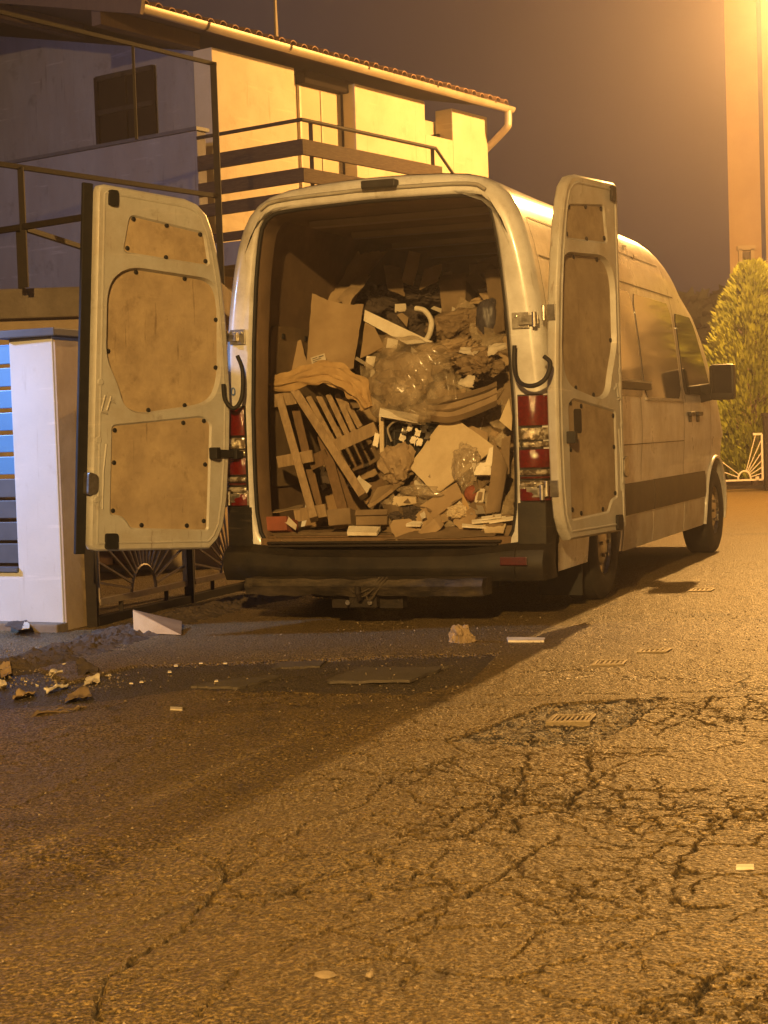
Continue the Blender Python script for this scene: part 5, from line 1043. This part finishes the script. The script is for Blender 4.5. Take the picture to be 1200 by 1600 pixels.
# ================================================================== GATE PILLAR, SLATTED FENCE, DRIVEWAY GATE
PC = G(100, 985); PC.z = 0; vdir = Vector((sY, cY, 0)); pbd = Vector((-.90, .436, 0)).normalized()
pl = empty('gate_pillar', tuple(PC), 'white rendered gate pillar with dark cap stone beside the open left van door', 'pillar')
mb = MB(); pa, pb2 = PC, PC + pbd * .30; pc_, pd_ = pb2 + vdir * .28 , PC + vdir * .30
TOPZ = 1.70
zt_ = (699 - 527) / 2581 * PC.y + CAMH
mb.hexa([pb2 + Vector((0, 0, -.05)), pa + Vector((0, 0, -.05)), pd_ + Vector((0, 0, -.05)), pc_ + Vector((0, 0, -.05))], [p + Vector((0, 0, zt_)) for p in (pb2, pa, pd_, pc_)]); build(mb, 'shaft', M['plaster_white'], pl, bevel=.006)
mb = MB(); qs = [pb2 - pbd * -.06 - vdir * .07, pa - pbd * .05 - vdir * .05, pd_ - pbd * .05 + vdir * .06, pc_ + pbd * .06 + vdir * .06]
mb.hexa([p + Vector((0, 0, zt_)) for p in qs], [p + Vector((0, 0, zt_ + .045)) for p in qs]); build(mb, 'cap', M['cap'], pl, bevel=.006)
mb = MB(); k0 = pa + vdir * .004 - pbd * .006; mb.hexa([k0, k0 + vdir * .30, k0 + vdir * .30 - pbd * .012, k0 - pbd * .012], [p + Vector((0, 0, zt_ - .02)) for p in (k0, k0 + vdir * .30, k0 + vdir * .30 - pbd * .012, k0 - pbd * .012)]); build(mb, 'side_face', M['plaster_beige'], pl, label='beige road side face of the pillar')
fe = empty('slat_fence', tuple(PC + pbd * .31), 'fence of six blue slats above four grey slats in a white rendered wall', 'fence')
def fz(y): return (700 - y) / 2581 * (PC.y + .15) + CAMH
f0 = PC + pbd * .295; f1 = PC + pbd * 2.6
mb = MB(); zb_ = fz(893)
mb.hexa([f0 + Vector((0, 0, -.05)), f0 + vdir * .2 + Vector((0, 0, -.05)), f1 + vdir * .2 + Vector((0, 0, -.05)), f1 + Vector((0, 0, -.05))], [f0 + Vector((0, 0, zb_)), f0 + vdir * .2 + Vector((0, 0, zb_)), f1 + vdir * .2 + Vector((0, 0, zb_)), f1 + Vector((0, 0, zb_))]); build(mb, 'base_wall', M['plaster_white'], fe, bevel=.004)
for k, (y0, y1) in enumerate(((538, 568), (574, 603), (609, 637), (644, 672), (679, 706), (713, 741), (748, 777), (782, 810), (816, 845), (850, 881))):
    z = (fz(y0) + fz(y1)) / 2; h = fz(y0) - fz(y1); mb = MB(); a = f0 + vdir * .07 + Vector((0, 0, z)); b = f1 + vdir * .07 + Vector((0, 0, z)); mb.beam(a, b, .03, h); build(mb, 'slat', M['blue'] if k < 6 else M['bluegrey'], fe, bevel=.004, label='bright blue slat' if k < 6 else 'dark grey slat')
mb = MB(); mb.beam(f0 + vdir * .04 + Vector((0, 0, zb_ + .012)), f1 + vdir * .04 + Vector((0, 0, zb_ + .012)), .12, .024); build(mb, 'sill', M['bluegrey'], fe)
for kk in (.04, 1.3, 2.5):
    mb = MB(); mb.beam(f0 + vdir * .10 + pbd * kk + Vector((0, 0, zb_)), f0 + vdir * .10 + pbd * kk + Vector((0, 0, fz(536))), .04, .03); build(mb, 'upright', M['strap'], fe)
kb = MB(); k0 = PC - vdir * .10 - pbd * .02; kb.hexa([k0 + Vector((0, 0, -.05)), k0 + pbd * 2.8 + Vector((0, 0, -.05)), k0 + pbd * 2.8 + vdir * .5 + Vector((0, 0, -.05)), k0 + vdir * .12 + Vector((0, 0, -.05))], [k0 + Vector((0, 0, .045)), k0 + pbd * 2.8 + Vector((0, 0, .045)), k0 + pbd * 2.8 + vdir * .5 + Vector((0, 0, .045)), k0 + vdir * .12 + Vector((0, 0, .045))]); build(kb, 'kerb', M['concrete'], kind='structure', label='rough kerb under the white pillar', bevel=.01)

g0 = G(143, 979); g0.z = 0; gdir = (G(418, 912) - g0); gdir.z = 0; glen = gdir.length; gdir.normalize()
gt_ = empty('driveway_gate', tuple(g0), 'wrought iron driveway gate with sunburst bars, behind the open left van door', 'gate')
def gp2(u, z): return g0 + gdir * u + Vector((0, 0, z))
def gbar(n, a, b, w_=.03, m='darksteel'): q = MB(); q.beam(gp2(*a), gp2(*b), w_, w_); return build(q, n, M[m], gt_)
gbar('post', (0.02, -.03), (0.02, 1.25), .06); gbar('post', (1.30, 0), (1.30, 1.25), .06); gbar('post', (2.6, 0), (2.6, 1.25), .06)
for u0, u1 in ((.09, 1.24), (1.36, 2.54)):
    gbar('bottom_rail', (u0, .13), (u1, .13), .035, 'iron'); gbar('top_rail', (u0, 1.12), (u1, 1.12), .035, 'iron'); gbar('side_rail', (u0, .13), (u0, 1.12), .028, 'iron'); gbar('side_rail', (u1, .13), (u1, 1.12), .028, 'iron')
    gbar('ground_beam', (u0 - .05, .02), (u1 + .06, .02), .06)
    um = (u0 + u1) / 2; q = MB(); q.tube([gp2(um + .16 * math.cos(a), .14 + .16 * math.sin(a)) for a in [math.pi * k / 12 for k in range(13)]], .010, 6); build(q, 'half_ring', M['iron'], gt_)
    for k in range(1, 16):
        a = math.pi * k / 16; c_, s_ = math.cos(a), math.sin(a); L = min((u1 - um) / max(abs(c_), 1e-3), .98 / max(s_, 1e-3)); gbar('ray', (um + .17 * c_, .14 + .17 * s_), (um + L * c_, .13 + L * s_), .012, 'iron')
    for k in range(10):
        u = lerp(u0, u1, (k + .5) / 10); q = MB(); q.beam(gp2(u - .06, .66), gp2(u + .06, 1.1), .01, .01); build(q, 'lattice_bar', M['iron'], gt_); q = MB(); q.beam(gp2(u + .06, .66), gp2(u - .06, 1.1), .01, .01); build(q, 'lattice_bar', M['iron'], gt_)
    for uu in (um - .3, um + .3): gbar('foot', (uu, .0), (uu, .12), .025)

so = MB(); vpts = [(-60, 1046), (20, 1042), (80, 1030), (140, 1012), (220, 985), (300, 962), (360, 948), (430, 930)]; cl = bez([G(*p) for p in vpts], 44); rows = []
for i, p in enumerate(cl):
    d = (cl[min(i + 1, len(cl) - 1)] - cl[max(i - 1, 0)]).normalized(); nrm_ = Vector((-d.y, d.x, 0)); r_ = []
    for k in range(45):
        t = k / 44; q = p + nrm_ * lerp(-.22 - .06 * nz(p, 4), .30, t); env = math.sin(math.pi * t) ** .8
        r_.append(q + Vector((0, 0, -.010 + env * (.026 + .022 * nz(q, 6, 3) + .024 * nz(q, 15, 5) + .020 * nz(q, 38, 8) + .010 * nz(q, 90, 2)))))
    rows.append(r_)
so.loft(rows); build(so, 'soil_verge', M['soil'], kind='structure', label='crumbly dirt strip along the gate and pillar', smooth=30)
def text_mesh(body, name, size, m, place, parent):
    cu_ = bpy.data.curves.new(name, 'FONT'); cu_.body = body; cu_.size = size; cu_.extrude = .0008; cu_.align_x = 'CENTER'
    tmp = bpy.data.objects.new(name, cu_); COL.objects.link(tmp); dg = bpy.context.evaluated_depsgraph_get(); me = bpy.data.meshes.new_from_object(tmp.evaluated_get(dg)); bpy.data.objects.remove(tmp)
    for v in me.vertices: v.co = place(v.co)
    me.materials.clear(); me.materials.append(m); o = bpy.data.objects.new(name, me); COL.objects.link(o); o.parent = parent; ROOT[o] = ROOT[parent]; return o
tp = V(362, 618, 0.02); text_mesh('10', 'numerals', .065, M['blue_ink'], lambda c: Vector((tp.x + .01 + c.x, -.012 - c.z, tp.z + c.y)), van)

# ================================================================== RIGHT BACKGROUND
bd = empty('apartment_building', (W(1160, 600, 33).x, 33, 0), 'tall peach rendered building at the right edge behind the thuja', 'building')
xl = W(1138, 300, 33).x; xr = W(1188, 300, 33).x
mb = MB(); mb.hexa([Vector((xl, 33, 0)), Vector((xr, 33, 0)), Vector((xr, 34.5, 0)), Vector((xl * 1.05, 34.5, 0))], [Vector((xl, 33, 16)), Vector((xr, 33, 16)), Vector((xr, 34.5, 16)), Vector((xl * 1.05, 34.5, 16))]); build(mb, 'wall', M['building'], bd)
mb = MB(); mb.hexa([Vector((xr + .01, 32.65, 0)), Vector((xr + 22, 32.65, 0)), Vector((xr + 22, 36, 0)), Vector((xr * 1.12, 36, 0))], [Vector((xr + .01, 32.65, 16)), Vector((xr + 22, 32.65, 16)), Vector((xr + 22, 36, 16)), Vector((xr * 1.12, 36, 16))]); build(mb, 'wall', M['building_trim'], bd, label='paler projecting wall bay')
cx_ = W(1165, 390, 33); mb = MB(); mb.box((cx_.x, 33.02, 3.6), (.19, .12, 1.7)); wv = build(mb, 'window', M['glass_dark'], bd)
for dx in (-.12, .12):
    mb = MB(); mb.box((cx_.x + dx, 32.97, 3.6), (.07, .12, 1.8)); build(mb, 'frame', M['building_trim'], wv)
mb = MB(); mb.box((cx_.x, 32.97, 4.52), (.36, .12, .09)); build(mb, 'lintel', M['building_trim'], wv)

oh = empty('house', (10.4, 24, 0), 'cream rendered house across the road, mirrored in the side of the van', 'house')
mb = MB(); mb.box((12.4, 23.5, 3.2), (4, 19, 6.4)); build(mb, 'wall', M['plaster_warm'], oh)
mb = MB(); mb.hexa([Vector((9.9, 13.6, 6.41)), Vector((14.9, 13.6, 6.41)), Vector((14.9, 33.4, 6.41)), Vector((9.9, 33.4, 6.41))], [Vector((9.9, 13.6, 6.6)), Vector((14.9, 13.6, 7.6)), Vector((14.9, 33.4, 7.6)), Vector((9.9, 33.4, 6.6))]); build(mb, 'roof', M['tile'], oh)
for yy in (16, 19.5, 23.5, 26.5, 30.5):
    for zz in (1.9, 4.7):
        mb = MB(); mb.box((10.385, yy, zz), (.03, 1.0, 1.3)); w_ = build(mb, 'window', M['glass_dark'], oh)
        mb = MB(); [mb.box((10.36, yy + d_, zz), (.05, .07, 1.36)) for d_ in (-.5, 0, .5)]; build(mb, 'frame', M['building_trim'], w_)

def leafy(name_root, base, hgt, rad, n, leafm, label, cat, seed, prof, lsz=.10, parent=None):
    rd = random.Random(seed); e = empty(name_root, tuple(base), label, cat)
    t_ = MB(); t_.tube([base, base + Vector((.02, 0, hgt * .5)), base + Vector((0, 0, hgt * .93))], [rad * .09, rad * .06, .01], 8); tr_ = build(t_, 'trunk', M['bark'], e)
    for k in range(8):
        a = rd.uniform(0, 6.28); z = hgt * rd.uniform(.1, .7); lb_ = MB(); r_ = rad * prof(z / hgt) * .7; p = base + Vector((0, 0, z)); lb_.tube([p, p + Vector((math.cos(a) * r_ * .5, math.sin(a) * r_ * .5, r_ * .45)), p + Vector((math.cos(a) * r_, math.sin(a) * r_, r_ * 1.2))], [.025, .016, .006], 5); build(lb_, 'limb', M['bark'], tr_)
    mb = MB()
    for k in range(n):
        h = rd.random() ** 0.9; a = rd.uniform(0, 2 * math.pi)
        lump = 1 + .26 * mnoise.noise(Vector((math.cos(a) * 2.3, math.sin(a) * 2.3, h * 7 + seed))) + .12 * mnoise.noise(Vector((math.cos(a) * 6, math.sin(a) * 6, h * 17 + seed)))
        r_ = rad * prof(h) * lump * (rd.uniform(.62, 1.0) if rd.random() < .85 else rd.uniform(.2, .7))
        c = base + Vector((math.cos(a) * r_, math.sin(a) * r_, .12 + h * (hgt - .12)))
        if mnoise.noise(c * 2.6) < -.27 or mnoise.noise(c * 6.5) < -.33: continue
        out = Vector((math.cos(a), math.sin(a), .9 + rd.uniform(-.3, .6))).normalized(); sd = out.cross(Vector((rd.uniform(-1, 1), rd.uniform(-1, 1), rd.uniform(-.3, 1)))).normalized(); s = lsz * rd.uniform(.6, 1.3)
        nrm = out.cross(sd)
        mb.add([c - sd * s * .08, c + out * s * .5 - sd * s * .24 + nrm * s * .1, c + out * s * 1.4, c + out * s * .55 + sd * s * .24 - nrm * s * .1, c + sd * s * .08], [(0, 1, 2), (0, 2, 4), (4, 2, 3)])
    build(mb, 'crown', leafm, e); return e
tb_ = G(1180, 757); tb_ = tb_ * Vector((1, 1, 0)) if False else Vector((tb_.x, tb_.y, 0))
tb_ = Vector((W(1181, 700, 27.0).x, 27.0, 0)); th_ = W(1165, 408, 27.0).z
def thuja(h): return interp(h, [(0, .55), (.10, .9), (.25, 1.0), (.42, .92), (.60, .74), (.76, .56), (.88, .40), (.95, .27), (1, .10)])
leafy('thuja_tree', tb_, th_ - .06, 1.0, 32000, M['leaf'], 'dense conical thuja lit yellow green beside the tall building', 'tree', 4, thuja, .085)
leafy('street_tree', Vector((8.5, 24.6, 0)), 4.6, 1.35, 9000, M['leaf'], 'bushy tree across the road, mirrored in the side windows of the van', 'tree', 11, lambda h: interp(h, [(0, .05), (.3, .08), (.38, .55), (.55, .95), (.75, 1.0), (.9, .7), (1, .2)]), .13)
hx0 = W(1000, 500, 38).x; hx1 = W(1230, 500, 38).x; hh_ = W(1050, 462, 38).z
hb_ = MB(); hr_ = random.Random(9)
for k in range(5200):
    x = hr_.uniform(hx0 - 6, hx1 + 1); z = hr_.uniform(.1, hh_) ; y = 38 + hr_.uniform(-.5, .5); c = Vector((x, y, z)); d = Vector((hr_.uniform(-1, 1), hr_.uniform(-1, 0), hr_.uniform(-.2, 1))).normalized(); s = d.cross(Vector((0, 1, .3))).normalized(); q = .28
    hb_.add([c - s * q * .5, c + d * q, c + s * q * .5], [(0, 1, 2)])
build(hb_, 'hedge', M['leaf_dark'], label='dark tall hedge far behind the front of the van', cat='hedge')
hw_ = MB(); hw_.box(((hx0 + hx1) / 2 - 3, 39.2, hh_ / 2), (hx1 - hx0 + 8, .2, hh_)); build(hw_, 'boundary_wall', M['soffit'], label='dark boundary wall behind the far hedge', cat='wall')
gb = empty('sunburst_gate', (W(1160, 740, 25.5).x, 25.5, 0), 'low white iron gate with sunburst bars in front of the thuja', 'gate')
ga, gz0, gb2, gz1 = W(1118, 750, 25.5).x, W(1150, 749, 25.5).z, W(1192, 750, 25.5).x, W(1190, 678, 25.5).z
def g3(x, z, y=25.5): return Vector((x, y, z))
def wbar(n, a, b, w_=.028, m='iron_white'): q = MB(); q.beam(g3(*a), g3(*b), w_, w_, (0, 1, 0)); return build(q, n, M[m], gb)
gz0 = .17; wbar('bottom_rail', (ga - .5, gz0), (gb2, gz0)); wbar('side_rail', (gb2, gz0), (gb2, gz1), .04); wbar('top_rail', (gb2 - .14, gz1), (gb2, gz1), .035); wbar('ground_beam', (ga - .5, .06), (gb2 + .1, .06), .05, 'darksteel')
um = W(1163, 740, 25.5).x; q = MB(); q.tube([g3(um + .10 * math.cos(a), gz0 + .14 * math.sin(a)) for a in [math.pi * k / 10 for k in range(11)]], .014, 6); build(q, 'half_ring', M['iron_white'], gb)
for a in (158, 140, 75, 66, 57, 47, 35, 20):
    a_ = R(a); L = min((gb2 - um) / max(math.cos(a_), .01) if math.cos(a_) > 0 else .6, (gz1 - gz0) / math.sin(a_)); wbar('ray', (um + .11 * math.cos(a_), gz0 + .14 * math.sin(a_)), (um + L * math.cos(a_), gz0 + L * math.sin(a_)), .012)
q = MB(); q.tube([g3(um + .2, gz0), g3(um + .2, gz0 + .05)], .03, 8); build(q, 'knob', M['iron_white'], gb)
bp3 = MB(); bp3.box((W(1200, 700, 25.4).x, 25.4, .55), (.12, .12, 1.2)); bp3.box((W(1200, 700, 25.4).x, 25.4, 1.17), (.16, .16, .05)); build(bp3, 'gate_post', M['darksteel'], label='dark gate post right of the low white sunburst gate', cat='post', bevel=.006)

# the sodium street lamp whose glow comes in from above
sl_ = empty('street_lamp', (7.3, 22.0, 0), 'tall sodium street lamp whose glow spills in from the upper right', 'street lamp')
q = MB(); q.tube([(7.3, 22.0, 0), (7.3, 22.0, 1.2), (7.3, 22.0, 6.5)], [.09, .08, .055], 12); build(q, 'pole', M['gutter'], sl_, smooth=50)
q = MB(); q.tube(bez([(7.3, 22.0, 6.45), (7.1, 21.9, 6.65), (6.6, 21.55, 6.72), (5.9, 21.1, 6.7)], 5), .035, 8); build(q, 'arm', M['gutter'], sl_, smooth=50)
q = MB(); hd = MAIN_LAMP + Vector((0, 0, .22)); q.loft([[hd + Vector((math.cos(a) * r_ * 1.0, math.sin(a) * r_, z)) for a in [2 * math.pi * k / 16 for k in range(16)]] for r_, z in ((.19, -.08), (.21, 0), (.17, .07), (.06, .10))], closed=True, cap1=True); build(q, 'lamp_head', M['gutter'], sl_, smooth=50)

# ================================================================== LITTER AND IRONWORK ON THE ROAD
def gq(*ps, z=0.0): return [G(x, y, z) for x, y in ps]
def gsheet(name, pts, th, m, label, cat, amp=.006, seed=1.0, rag=.04, z=0.0, lift=(0, 0, 0, 0), group=None, n=8, freq=9):
    mx_ = sum(p[0] for p in pts) / 4; my_ = sum(p[1] for p in pts) / 4
    k_ = .78 if my_ > 1038 and mx_ < 170 else 1.0; pts = [(mx_ + (x - mx_) * k_, my_ + (y - my_) * k_ * .9) for x, y in pts]; th = min(th, .006) if k_ < 1 else th; amp = max(amp, .024) if k_ < 1 else amp; rag = max(rag, .10) if k_ < 1 else rag; n = 12 if k_ < 1 else n; freq = 16 if k_ < 1 else freq
    q = [G(x, y, z) + Vector((0, 0, th + l * .7)) for (x, y), l in zip(pts, lift)]
    return sheet(name, q, th, m, label, cat, amp=amp, freq=freq, rag=rag, seed=seed, n=n, mm=n, group=group)
q = [G(208, 990), G(284, 993), G(262, 972), G(212, 958)]
q[0].z = .01; q[1].z = .005; a_ = G(208, 990); up_ = Vector((0, 0, .125))
cb = empty('folded_cardboard', tuple(G(240, 990)), 'folded piece of pale cardboard standing on the ground by the driveway gate', 'cardboard')
mb = MB(); A_, B_, C_ = G(209, 990) + Vector((0, 0, .004)), G(283, 993) + Vector((0, 0, .004)), G(209, 990) + up_; nrm = Vector((0, .006, 0)); mb.add([A_, B_, C_, A_ + nrm, B_ + nrm, C_ + nrm], [(0, 1, 2), (5, 4, 3), (0, 3, 4, 1), (1, 4, 5, 2), (2, 5, 3, 0)]); build(mb, 'front_flap', M['card_light'], cb)
mb = MB(); D_ = G(281, 984) + Vector((0, .10, .03)); mb.add([C_, B_, D_, C_ + nrm + Vector((0, 0, .006)), B_ + nrm, D_ + nrm + Vector((0, 0, .006))], [(0, 1, 2), (5, 4, 3), (0, 3, 4, 1), (1, 4, 5, 2), (2, 5, 3, 0)]); build(mb, 'top_flap', M['card'], cb)
o = crumple('crumpled_wrapper', G(722, 1004) + Vector((0, 0, .012)), (.062, .05, .035), M['brownpaper'], 'crumpled brown wrapper on the ground behind the van', 'paper', amp=.5, seed=71, flat=.5)
for v in o.data.vertices:
    if v.co.x < .03 and v.co.z > .02: v.co.z *= 1.9
gsheet('white_lath', [(794, 1004), (850, 1004), (852, 999), (792, 998)], .010, M['white'], 'short white lath on the ground right of the crumpled wrapper', 'lath', amp=.001, rag=.01)
gsheet('white_stick', [(68, 1085), (112, 1072), (112, 1066), (64, 1079)], .014, M['white'], 'white stick lying among the litter at the left', 'stick', amp=.002, rag=.02)
gsheet('flat_cardboard', [(14, 1094), (60, 1086), (56, 1076), (26, 1080)], .005, M['card'], 'small flattened carton left of the white stick', 'cardboard', amp=.01)
gsheet('flat_cardboard', [(95, 1098), (150, 1092), (140, 1078), (105, 1080)], .003, M['card_dark'], 'brown cardboard flap right of the white stick', 'cardboard', amp=.012, lift=(0, 0, .02, 0))
gsheet('flat_cardboard', [(20, 1126), (120, 1110), (150, 1100), (60, 1112)], .005, M['card_dark'], 'long brown cardboard strip in front of the litter', 'cardboard', amp=.012, rag=.08)
gsheet('dark_rag', [(118, 1060), (158, 1052), (160, 1044), (116, 1044)], .006, M['cloth_dark'], 'dark rag on the ground in front of the pillar', 'rag', amp=.025, lift=(0, .01, 0, .06))
gsheet('white_paper', [(72, 1056), (102, 1052), (100, 1046), (78, 1048)], .004, M['paper'], 'torn white paper left of the dark rag', 'paper', amp=.010, rag=.1)
gsheet('white_paper', [(128, 1069), (160, 1064), (158, 1056), (132, 1060)], .004, M['paper'], 'pale crumpled paper in front of the dark rag', 'paper', amp=.014, rag=.12)
gsheet('white_paper', [(0, 1076), (14, 1076), (10, 1064), (-6, 1062)], .004, M['paper'], 'white scrap at the far left edge of the litter', 'paper', amp=.014, rag=.1)
gsheet('cardboard_scrap', [(0, 1062), (22, 1060), (18, 1044), (-4, 1040)], .003, M['card'], 'torn tan card at the far left under the kerb', 'cardboard', amp=.02, rag=.1, lift=(0, 0, .04, .03))
gsheet('cardboard_scrap', [(8, 978), (34, 981), (44, 972), (22, 968)], .005, M['cloth_dark'], 'dark scrap on the kerb under the white wall', 'scrap', amp=.02, z=.05, rag=.1)
gsheet('white_paper', [(34, 983), (46, 984), (46, 974), (38, 970)], .005, M['paper'], 'white scrap on the kerb beside the dark scrap', 'paper', amp=.015, z=.05, rag=.1)
for k, (x, y) in enumerate(((275, 1041), (314, 1037), (352, 1037), (265, 1050), (171, 1055), (221, 1066), (205, 1069), (338, 1065), (40, 1066), (58, 1072), (100, 1040), (88, 1031))):
    gsheet('paper_fleck', [(x - 3, y + 1), (x + 3, y + .8), (x + 2, y - 1), (x - 2, y - 1)], .004, M['white'], 'tiny white paper fleck on the dark ground behind the van', 'paper', amp=.004, group='white flecks scattered on the ground', n=3)
gsheet('white_stick', [(1150, 1360), (1178, 1360), (1178, 1355), (1151, 1355)], .008, M['white'], 'tiny white stick alone on the road at the right', 'stick', amp=.001, rag=.02, n=4)
gsheet('white_stick', [(266, 1110), (285, 1111), (285, 1107), (266, 1106)], .006, M['paper'], 'tiny pale stick on the road before the van', 'stick', amp=.001, rag=.02, n=4)
for (x, y, lb) in ((508, 1528, 'pale flat stone on the road at the bottom centre'), (578, 1528, 'small pale stone right of the flat one at the bottom'), (864, 1382, 'single bright square stone on the cracked asphalt'), (742, 1372, 'small bright stone left of the square one')):
    crumple('stone', G(x, y) + Vector((0, 0, .004)), (.022 if x == 508 else .008, .016 if x == 508 else .008, .008), M['pebble'], lb, 'stone', amp=.3, sub=3, seed=x)
def grate(pts, label, bars=7):
    q = gq(*pts); e = empty('drain_cover', tuple(sum(q, Vector()) / 4), label, 'drain cover', 'iron covers set in the road')
    def P(s, t, z): return q[0].lerp(q[1], s).lerp(q[3].lerp(q[2], s), t) + Vector((0, 0, z))
    fr_ = MB()
    for (s0, t0, s1, t1) in ((0, 0, 1, .14), (0, .86, 1, 1), (0, .14, .10, .86), (.90, .14, 1, .86)):
        fr_.hexa([P(s0, t0, -.03), P(s1, t0, -.03), P(s1, t1, -.03), P(s0, t1, -.03)], [P(s0, t0, .0075), P(s1, t0, .0075), P(s1, t1, .0075), P(s0, t1, .0075)])
    build(fr_, 'frame', M['grate'], e, bevel=.002)
    for k in range(bars):
        s0 = .10 + .8 * (k + .25) / bars; s1 = .10 + .8 * (k + .75) / bars; b_ = MB(); b_.hexa([P(s0, .14, -.02), P(s1, .14, -.02), P(s1, .86, -.02), P(s0, .86, -.02)], [P(s0, .14, .0055), P(s1, .14, .0055), P(s1, .86, .0055), P(s0, .86, .0055)]); build(b_, 'grate_bar', M['grate'], e)
grate([(852, 1131), (922, 1130), (932, 1118), (866, 1119)], 'sunken iron drain grate in the broken asphalt on the right')
grate([(924, 1041), (974, 1040), (981, 1033), (932, 1033)], 'small rectangular iron cover right of the door shadow', 5)
grate([(995, 1021), (1042, 1020), (1050, 1015), (1002, 1016)], 'small iron cover beyond the rectangular one', 5)
grate([(1076, 925), (1112, 924), (1118, 920), (1082, 921)], 'farthest iron cover, beside the shadow of the van', 4)
# broken asphalt flakes and gravel
for k, (pts, lb) in enumerate((([(425, 1050), (500, 1045), (520, 1025), (470, 1015)], 'thin flake of broken asphalt patch below the tow bar'), ([(300, 1077), (372, 1078), (440, 1058), (360, 1062)], 'flat flake of old asphalt at the left of the patch'), ([(505, 1070), (640, 1068), (700, 1045), (560, 1046)], 'widest flake of old asphalt in the patch'))):
    gsheet('asphalt_flake', pts, .012, M['slab'], lb, 'asphalt flake', amp=.006, rag=.06, z=-.016, seed=k * 3.3, n=12, freq=6)
gv = MB(); gr = random.Random(17)
def stone(c, s):
    ps = [Vector((gr.uniform(.5, 1) * x, gr.uniform(.5, 1) * y, gr.uniform(.4, .9) * z)) * s for x, y, z in ((1, 0, 0), (-1, 0, 0), (0, 1, 0), (0, -1, 0), (0, 0, 1), (0, 0, -.6))]
    a = gr.uniform(0, 6.28); rm = Matrix.Rotation(a, 3, 'Z'); gv.add([c + rm @ p for p in ps], [(0, 2, 4), (2, 1, 4), (1, 3, 4), (3, 0, 4), (2, 0, 5), (1, 2, 5), (3, 1, 5), (0, 3, 5)])
for k in range(3200):
    y = 2.7 + 6.5 * gr.random() ** 1.3; x = gr.uniform(-.28 * y, .28 * y)
    if gr.random() > .35 + .65 * (x > -.2): continue
    stone(Vector((x, y, .004)), gr.uniform(.0015, .0042) * (1 + .12 * y))
for k in range(700):
    p = G(gr.uniform(740, 1040), gr.uniform(1085, 1165)); stone(Vector((p.x, p.y, -.004)), gr.uniform(.004, .011))
for k in range(420):
    p = G(gr.uniform(0, 200), gr.uniform(1010, 1075)); stone(Vector((p.x, p.y, .0)), gr.uniform(.003, .010))
build(gv, 'gravel', M['pebble'], kind='stuff', label='loose grit and chippings scattered on the worn asphalt')

# ================================================================== HAZE round the whole scene, lit by the lamp
hz = MB(); hz.box((0, -2.5, 8.0), (112, 94, 18.0))
hm_ = bpy.data.materials.new('haze_air'); hm_.use_nodes = True; nt = hm_.node_tree; nt.nodes.clear()
ho = nt.nodes.new('ShaderNodeOutputMaterial'); hv = nt.nodes.new('ShaderNodeVolumePrincipled'); hv.inputs['Density'].default_value = HAZE_DENSITY; hv.inputs['Color'].default_value = (*HAZE_COLOR, 1); hv.inputs['Anisotropy'].default_value = 0.74
nt.links.new(hv.outputs[0], ho.inputs['Volume'])
if HAZE_DENSITY > 0: build(hz, 'haze', hm_, kind='stuff', label='thin night haze glowing round the lamp')
